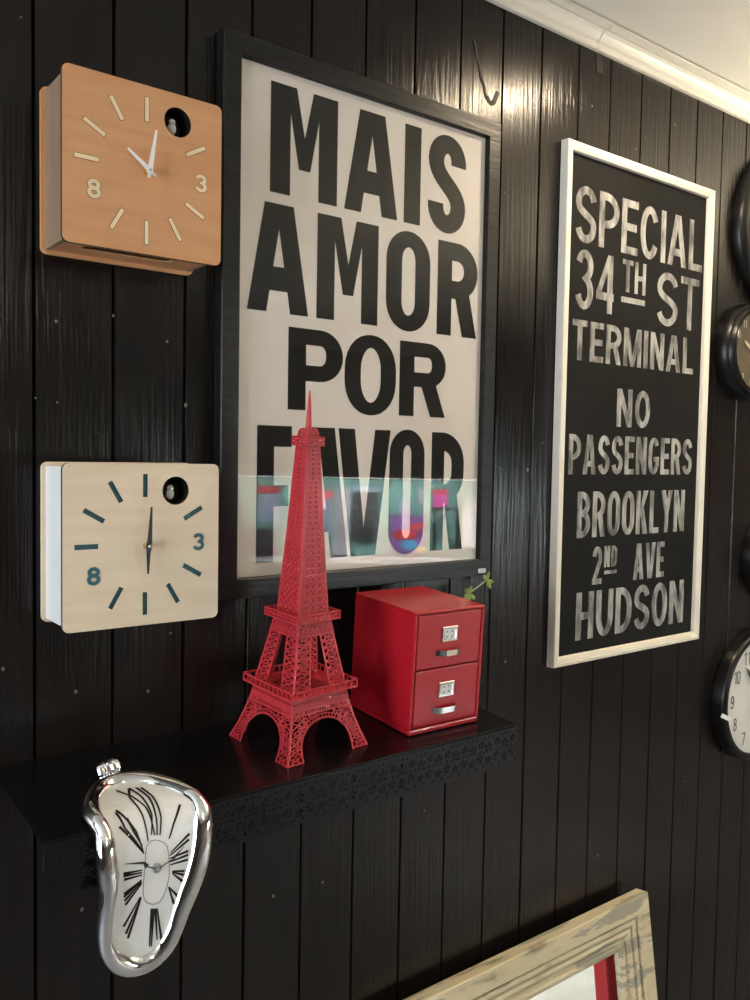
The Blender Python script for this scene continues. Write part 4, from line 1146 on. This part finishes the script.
# ================================================================== SPRIG BEHIND THE CABINET
bm = bmesh.new()
SP = Vector((0.985, -0.05, 1.21)); spr = thing('green_sprig', 'thin yellow-green sprig peeping out behind the red cabinet', 'plant', tuple(SP))
stp = [Vector((0.985, -0.05, 1.2112)), Vector((0.975, -0.045, 1.27)), Vector((0.982, -0.040, 1.32)), Vector((0.998, -0.034, 1.352)), Vector((1.022, -0.032, 1.3665)), Vector((1.046, -0.031, 1.3770)), Vector((1.066, -0.030, 1.3865))]
tube(bm, [p - SP for p in stp], 0.0011, 6)
obj('stem', bm, M['stem'], spr, smooth=True)
def leaf(c, d, l, w):
    bm = bmesh.new(); c = Vector(c) - SP; d = Vector(d).normalized(); s = d.cross(Vector((0.2, 1, 0.1))).normalized(); nn = s.cross(d).normalized()
    rows = [(0, 0.10, 0), (0.25, 0.75, 0.05), (0.5, 1.0, 0.08), (0.75, 0.7, 0.05), (1.0, 0.05, -0.03)]
    pr = None
    for t, q, hgt in rows:
        ce = c + d * (l * t) + nn * (hgt * l)
        r = [bm.verts.new(ce - s * w * q / 2), bm.verts.new(ce - nn * 0.0007), bm.verts.new(ce + s * w * q / 2), bm.verts.new(ce + nn * 0.0004)]
        if pr:
            for k in range(4): bm.faces.new((pr[k], pr[(k + 1) % 4], r[(k + 1) % 4], r[k]))
        else: bm.faces.new(r)
        pr = r
    bm.faces.new(pr[::-1]); bmesh.ops.recalc_face_normals(bm, faces=bm.faces[:])
    obj('leaf', bm, M['leaf'], spr)
A_ = (1.022, -0.0335, 1.3665)
for d in ((-1, -0.2, 0.9), (0.25, -0.2, 1.0), (0.9, -0.3, -0.8), (-0.35, -0.3, -1.0), (-1.0, -0.1, -0.45)): leaf(A_, d, 0.016, 0.009)
B_ = (1.066, -0.032, 1.3865)
for d in ((-0.9, -0.2, 0.8), (0.15, -0.2, 1.0), (0.35, -0.3, -1.0), (1.0, -0.1, -0.3)): leaf(B_, d, 0.017, 0.008)

# ================================================================== DOWNLIGHT BY THE WALL, ADDED FILL LAMPS
def globe(x, y, z, label):  # added pendant, fills wall and ceiling with light from behind the camera
    root = thing('fill_globe', label, 'lamp', (x, y, CEIL))
    bm = bmesh.new(); bmesh.ops.create_uvsphere(bm, u_segments=32, v_segments=20, radius=0.10, matrix=Matrix.Translation((0, 0, z - CEIL)))
    obj('globe', bm, M['globe'], root, smooth=True, label='glowing added fill globe')
    bm = bmesh.new(); lathe(bm, [(0.006, z - CEIL + 0.099), (0.006, 0.0)], 10, 'z'); obj('rod', bm, M['black_metal'], root)
    bm = bmesh.new(); lathe(bm, [(0.05, -0.02), (0.055, 0.0)], 24, 'z'); obj('ceiling_rose', bm, M['black_metal'], root)
globe(0.15, -2.3, 2.12, 'added fill globe hung behind the viewer, facing the wooden clock')
# unseen uplighter added off to the right to brighten the ceiling
ul = thing('fill_uplight', 'added unseen uplighter brightening the ceiling', 'lamp', (2.62, -0.75, 0))
bm = bmesh.new(); lathe(bm, [(0.13, 0.0), (0.13, 0.012), (0.02, 0.022), (0.011, 0.03), (0.011, 1.70), (0.001, 1.70)], 32, 'z'); obj('stand', bm, M['black_metal'], ul)
bm = bmesh.new(); lathe(bm, [(0.012, 1.695), (0.07, 1.72), (0.13, 1.78), (0.15, 1.84), (0.147, 1.84), (0.127, 1.783), (0.068, 1.724), (0.002, 1.702)], 40, 'z', cap=False); obj('lamp_shade', bm, M['black_metal'], ul, smooth=True)
d_ = bpy.data.lights.new('fill_uplight_bulb', 'POINT'); d_.energy = UPLIGHT_ENERGY; d_.color = (1.0, 0.87, 0.64); d_.shadow_soft_size = 0.03
o_ = bpy.data.objects.new('fill_uplight_bulb', d_); COL.objects.link(o_); o_.location = (2.62, -0.75, 1.77)
def spot(x, y, label):  # added spots: light the floor so that it bounces up to the ceiling
    root = thing('fill_spot', label, 'lamp', (x, y, CEIL))
    bm = bmesh.new(); lathe(bm, [(0.055, 0.0), (0.055, -0.012), (0.042, -0.012), (0.040, -0.002), (0.040, 0.0)], 36, 'z'); obj('trim_ring', bm, M['white_paint'], root, smooth=True)
    d = bpy.data.lights.new('spot_beam', 'SPOT'); d.energy = SPOT_ENERGY; d.color = (1.0, 0.90, 0.74); d.spot_size = radians(95); d.spot_blend = 0.5; d.shadow_soft_size = 0.04
    o = bpy.data.objects.new('spot_beam', d); COL.objects.link(o); o.location = (x, y, CEIL - 0.02)
spot(1.0, -1.9, 'added fill spotlight over the middle of the shop floor')
spot(2.6, -1.9, 'added fill spotlight over the floor before the display counter')
spot(1.9, -3.6, 'added fill spotlight farthest from the black wall')
dl = thing('ceiling_downlight', 'round recessed ceiling downlight close to the black wall', 'lamp', (1.43, -0.325, CEIL))
bm = bmesh.new(); lathe(bm, [(0.062, 0.0), (0.062, -0.004), (0.050, -0.006), (0.046, -0.002), (0.046, 0.0)], 40, 'z'); obj('trim_ring', bm, M['white_paint'], dl, smooth=True)
bm = bmesh.new(); lathe(bm, [(0.046, -0.0005), (0.044, -0.0025)], 40, 'z'); obj('lens', bm, M['lens'], dl, label='glowing lens')

# ================================================================== THE DISPLAY ACROSS THE SHOP (seen in the picture glass)
KA = math.atan2(0.607, 0.795)
KO = Vector((0, 1.07, 0)) + 5.0 * Vector((0.607, -0.795, 0))
KM = Matrix.Translation(KO) @ Matrix.Rotation(KA, 4, 'Z')
def kp(x, y, z): return tuple(KM @ Vector((x, y, z)))
M['k_teal'] = plain('mint_panel', (0.095, 0.235, 0.20), 0.7)
M['k_white'] = plain('white_card', (0.80, 0.82, 0.84), 0.7)
M['k_blue'] = plain('pale_blue_paper', (0.55, 0.68, 0.86), 0.7)
M['k_black'] = plain('black_card', (0.012, 0.012, 0.012), 0.6)
M['k_red'] = plain('red_card', (0.55, 0.03, 0.04), 0.6)
M['k_purple'] = plain('purple_cloth', (0.16, 0.07, 0.25), 0.8)
M['k_cyan'] = plain('cyan_print', (0.08, 0.40, 0.62), 0.7)
M['k_pink'] = plain('magenta_card', (0.68, 0.08, 0.36), 0.6)
M['k_green'] = plain('pale_green_card', (0.45, 0.72, 0.42), 0.6)
M['k_dark'] = plain('dark_brown_board', (0.03, 0.022, 0.018), 0.6)
M['k_wood'] = plain('counter_cream', (0.62, 0.55, 0.46), 0.6)
M['k_yellow'] = plain('yellow_print', (0.75, 0.55, 0.08), 0.6)
kd = thing('display_counter', 'mint-backed shop display counter facing the black wall', 'counter', tuple(KO), (0, 0, KA))
obj('back_panel', BOX(-0.95, 0.75, -0.30, -0.26, 0.98, 1.50), M['k_teal'], kd)
bm = bmesh.new(); box(bm, -0.97, 0.77, -0.30, 0.02, 1.475, 1.52); box(bm, -0.97, 0.77, -0.02, 0.02, 1.52, 1.60)
obj('canopy', bm, M['k_dark'], kd)
obj('strip_light', BOX(-0.85, 0.60, -0.015, 0.015, 1.467, 1.4745), M['strip'], kd, label='glowing white strip light')
obj('counter_top', BOX(-0.97, 0.77, -0.30, 0.06, 0.945, 0.98), M['k_white'], kd)
obj('counter_body', BOX(-0.95, 0.75, -0.28, 0.02, 0.0, 0.945), M['k_wood'], kd)
kl = area_light('display_light', kp(-0.1, 0.02, 1.455), kp(-0.1, -0.28, 1.05), 1.4, 0.05, KIOSK_ENERGY, (1.0, 0.98, 0.97))
YP = -0.2575
def pinned(name, label, cat, x0, x1, z0, z1, mat, t=0.006, group=None, y=YP):
    o = obj(name, BOX(-(x1 - x0) / 2, (x1 - x0) / 2, 0.0, t, 0, z1 - z0), mat)
    o.matrix_world = KM @ Matrix.Translation(((x0 + x1) / 2, y, z0))
    if label: tag(o, label, cat, group)
    return o
def px(u): return (u - 375) / 861 * 5.3
def pz(v): return 1.6 - (v - 455) / 861 * 5.25
def clip_sheet(u0, u1, v0, v1, vr, mat, label):
    r = thing('notice_sheet', label, 'notice', kp((px(u0) + px(u1)) / 2, YP, pz(v1)), (0, 0, KA))
    w = (px(u1) - px(u0)) / 2
    obj('sheet', BOX(-w, w, 0, 0.004, 0, pz(vr) - pz(v1)), mat, r)
    obj('red_clip', BOX(-w * 1.05, w * 1.05, 0, 0.012, pz(vr) - pz(v1), pz(v0) - pz(v1)), M['k_red'], r, label='red top strip')
clip_sheet(258, 280, 487, 523, 494, M['k_blue'], 'pale blue notice sheet with a red strip, left in the display reflection')
clip_sheet(320, 333, 491, 534, 498, M['k_blue'], 'narrow blue notice sheet with a red strip beside the white card')
pinned('white_card', 'tall blank white card left of the black dream sign', 'card', px(335), px(351), pz(537), pz(488), M['k_white'])
pinned('white_leaflet', 'low white leaflet leaning under the tall white card', 'leaflet', px(333), px(350), pz(557) + 0.012, pz(538), M['k_white'], 0.01)
ds = thing('quote_sign', 'black sign with white handwritten words about dreams in the display', 'sign', kp((px(353) + px(377)) / 2, YP, pz(541)), (0, 0, KA))
w = (px(377) - px(353)) / 2; hq = pz(491) - pz(541)
obj('board', BOX(-w, w, 0, 0.012, 0, hq), M['k_black'], ds)
for s, zz in (('Follow', 0.70), ('your', 0.52), ('dreams', 0.34)):
    bm = text_bm(s, 0.058, 0.0006)
    for v in bm.verts: v.co = Vector((-v.co.x, 0.0125, v.co.y + hq * zz))
    obj('lettering', bm, M['k_white'], ds, label='handwritten word %s' % s)
obj('top_strip', BOX(-w * 1.1, w * 1.2, 0, 0.014, hq, hq + 0.035), M['k_blue'], ds)
pt_ = thing('picture_print', 'purple print with red and cyan shapes in the display', 'picture', kp((px(391) + px(425)) / 2, YP, pz(553)), (0, 0, KA))
w = (px(425) - px(391)) / 2; h_ = pz(514) - pz(553)
obj('sheet', BOX(-w, w, 0, 0.01, 0, h_), M['k_purple'], pt_)
for nm, x, z, rx_, rz_, m_ in (('red_shape', -0.02, 0.12, 0.08, 0.03, 'k_red'), ('red_shape', 0.06, 0.17, 0.05, 0.025, 'k_red'), ('cyan_shape', 0.01, 0.06, 0.05, 0.028, 'k_cyan'), ('yellow_shape', 0.08, 0.03, 0.03, 0.02, 'k_yellow')):
    obj(nm, plate([circle(x, z, rx_, 14, rz_)], 0.011, 0.013), M[m_], pt_)
pinned('white_tag', 'upper small white tag beside the magenta card', 'tag', px(418), px(424), pz(502), pz(487), M['k_white'], group=None)
pinned('white_slip', 'lower white slip above the purple print', 'slip', px(399), px(408), pz(521), pz(498), M['k_blue'])
pc = thing('gift_card', 'magenta and pale green card with a red strip in the display', 'card', kp((px(433) + px(447)) / 2, YP, pz(517)), (0, 0, KA))
w = (px(447) - px(433)) / 2; h_ = pz(487) - pz(517)
obj('green_half', BOX(-w, w, 0, 0.006, 0, h_ * 0.35), M['k_green'], pc); obj('magenta_half', BOX(-w, w, 0, 0.006, h_ * 0.35, h_ * 0.85), M['k_pink'], pc); obj('red_clip', BOX(-w * 1.1, w * 1.1, 0, 0.012, h_ * 0.85, h_), M['k_red'], pc)
zf = thing('patterned_frame', 'black frame around a black and mint blotched print in the display', 'picture', kp((px(433) + px(458)) / 2, YP + 0.02, pz(553)), (0, 0, KA))
w = (px(458) - px(433)) / 2; h_ = pz(505) - pz(553)
bm = bmesh.new(); rail_frame(bm, -w, w, 0, h_, [(0, 0), (0, 0.016), (0.016, 0.016), (0.016, 0)]); obj('frame', bm, M['k_black'], zf)
obj('print', BOX(-w + 0.014, w - 0.014, 0.002, 0.006, 0.014, h_ - 0.014), M['k_teal'], zf)
random.seed(5)
bm = bmesh.new()
for i in range(9):
    cx, cz = random.uniform(-w * 0.6, w * 0.6), h_ * (0.12 + 0.085 * i); n = 9
    pts = [(cx + random.uniform(0.5, 1.2) * 0.024 * cos(2 * pi * q / n), cz + random.uniform(0.5, 1.2) * 0.013 * sin(2 * pi * q / n)) for q in range(n)]
    vs = [bm.verts.new((a, 0.0065, b)) for a, b in pts]; bm.faces.new(vs)
obj('blotches', bm, M['k_black'], zf)
pinned('black_pouch', 'black pouch standing at the left end of the display counter', 'pouch', px(243), px(279), 0.983, pz(529), M['k_black'], 0.03)
pinned('white_rack', 'white card rack at the bright end of the display', 'rack', px(462), px(476), pz(545), pz(500), M['k_white'], 0.03)
pinned('paper_stack', 'white papers spread along the counter edge', 'paper', px(380), px(440), 0.982, 1.0, M['k_white'], 0.10, y=-0.12)
refl_mat = obj('reflector_mat', BOX(-0.48, 0.48, -0.32, 0.32, 0, 0.008), plain('pale_mat', (0.74, 0.78, 0.80), 0.8, noise=0.08, scale=9), bevel=0.003)  # added reflector: gives the mirror something pale above the darker floor
refl_mat.location = (2.55, -1.20, 0.0005); tag(refl_mat, 'pale blue-white mat added to brighten the leaning mirror', 'mat')
rp_ = obj('red_post', BOX(-0.027, 0.027, -0.027, 0.027, 0, 1.1), M['k_red'], bevel=0.006)
rp_.location = (2.20, -0.81, 0); rp_.rotation_euler = (0, radians(11), 0); tag(rp_, 'slim red square post on the pale floor, seen in the leaning mirror', 'post')
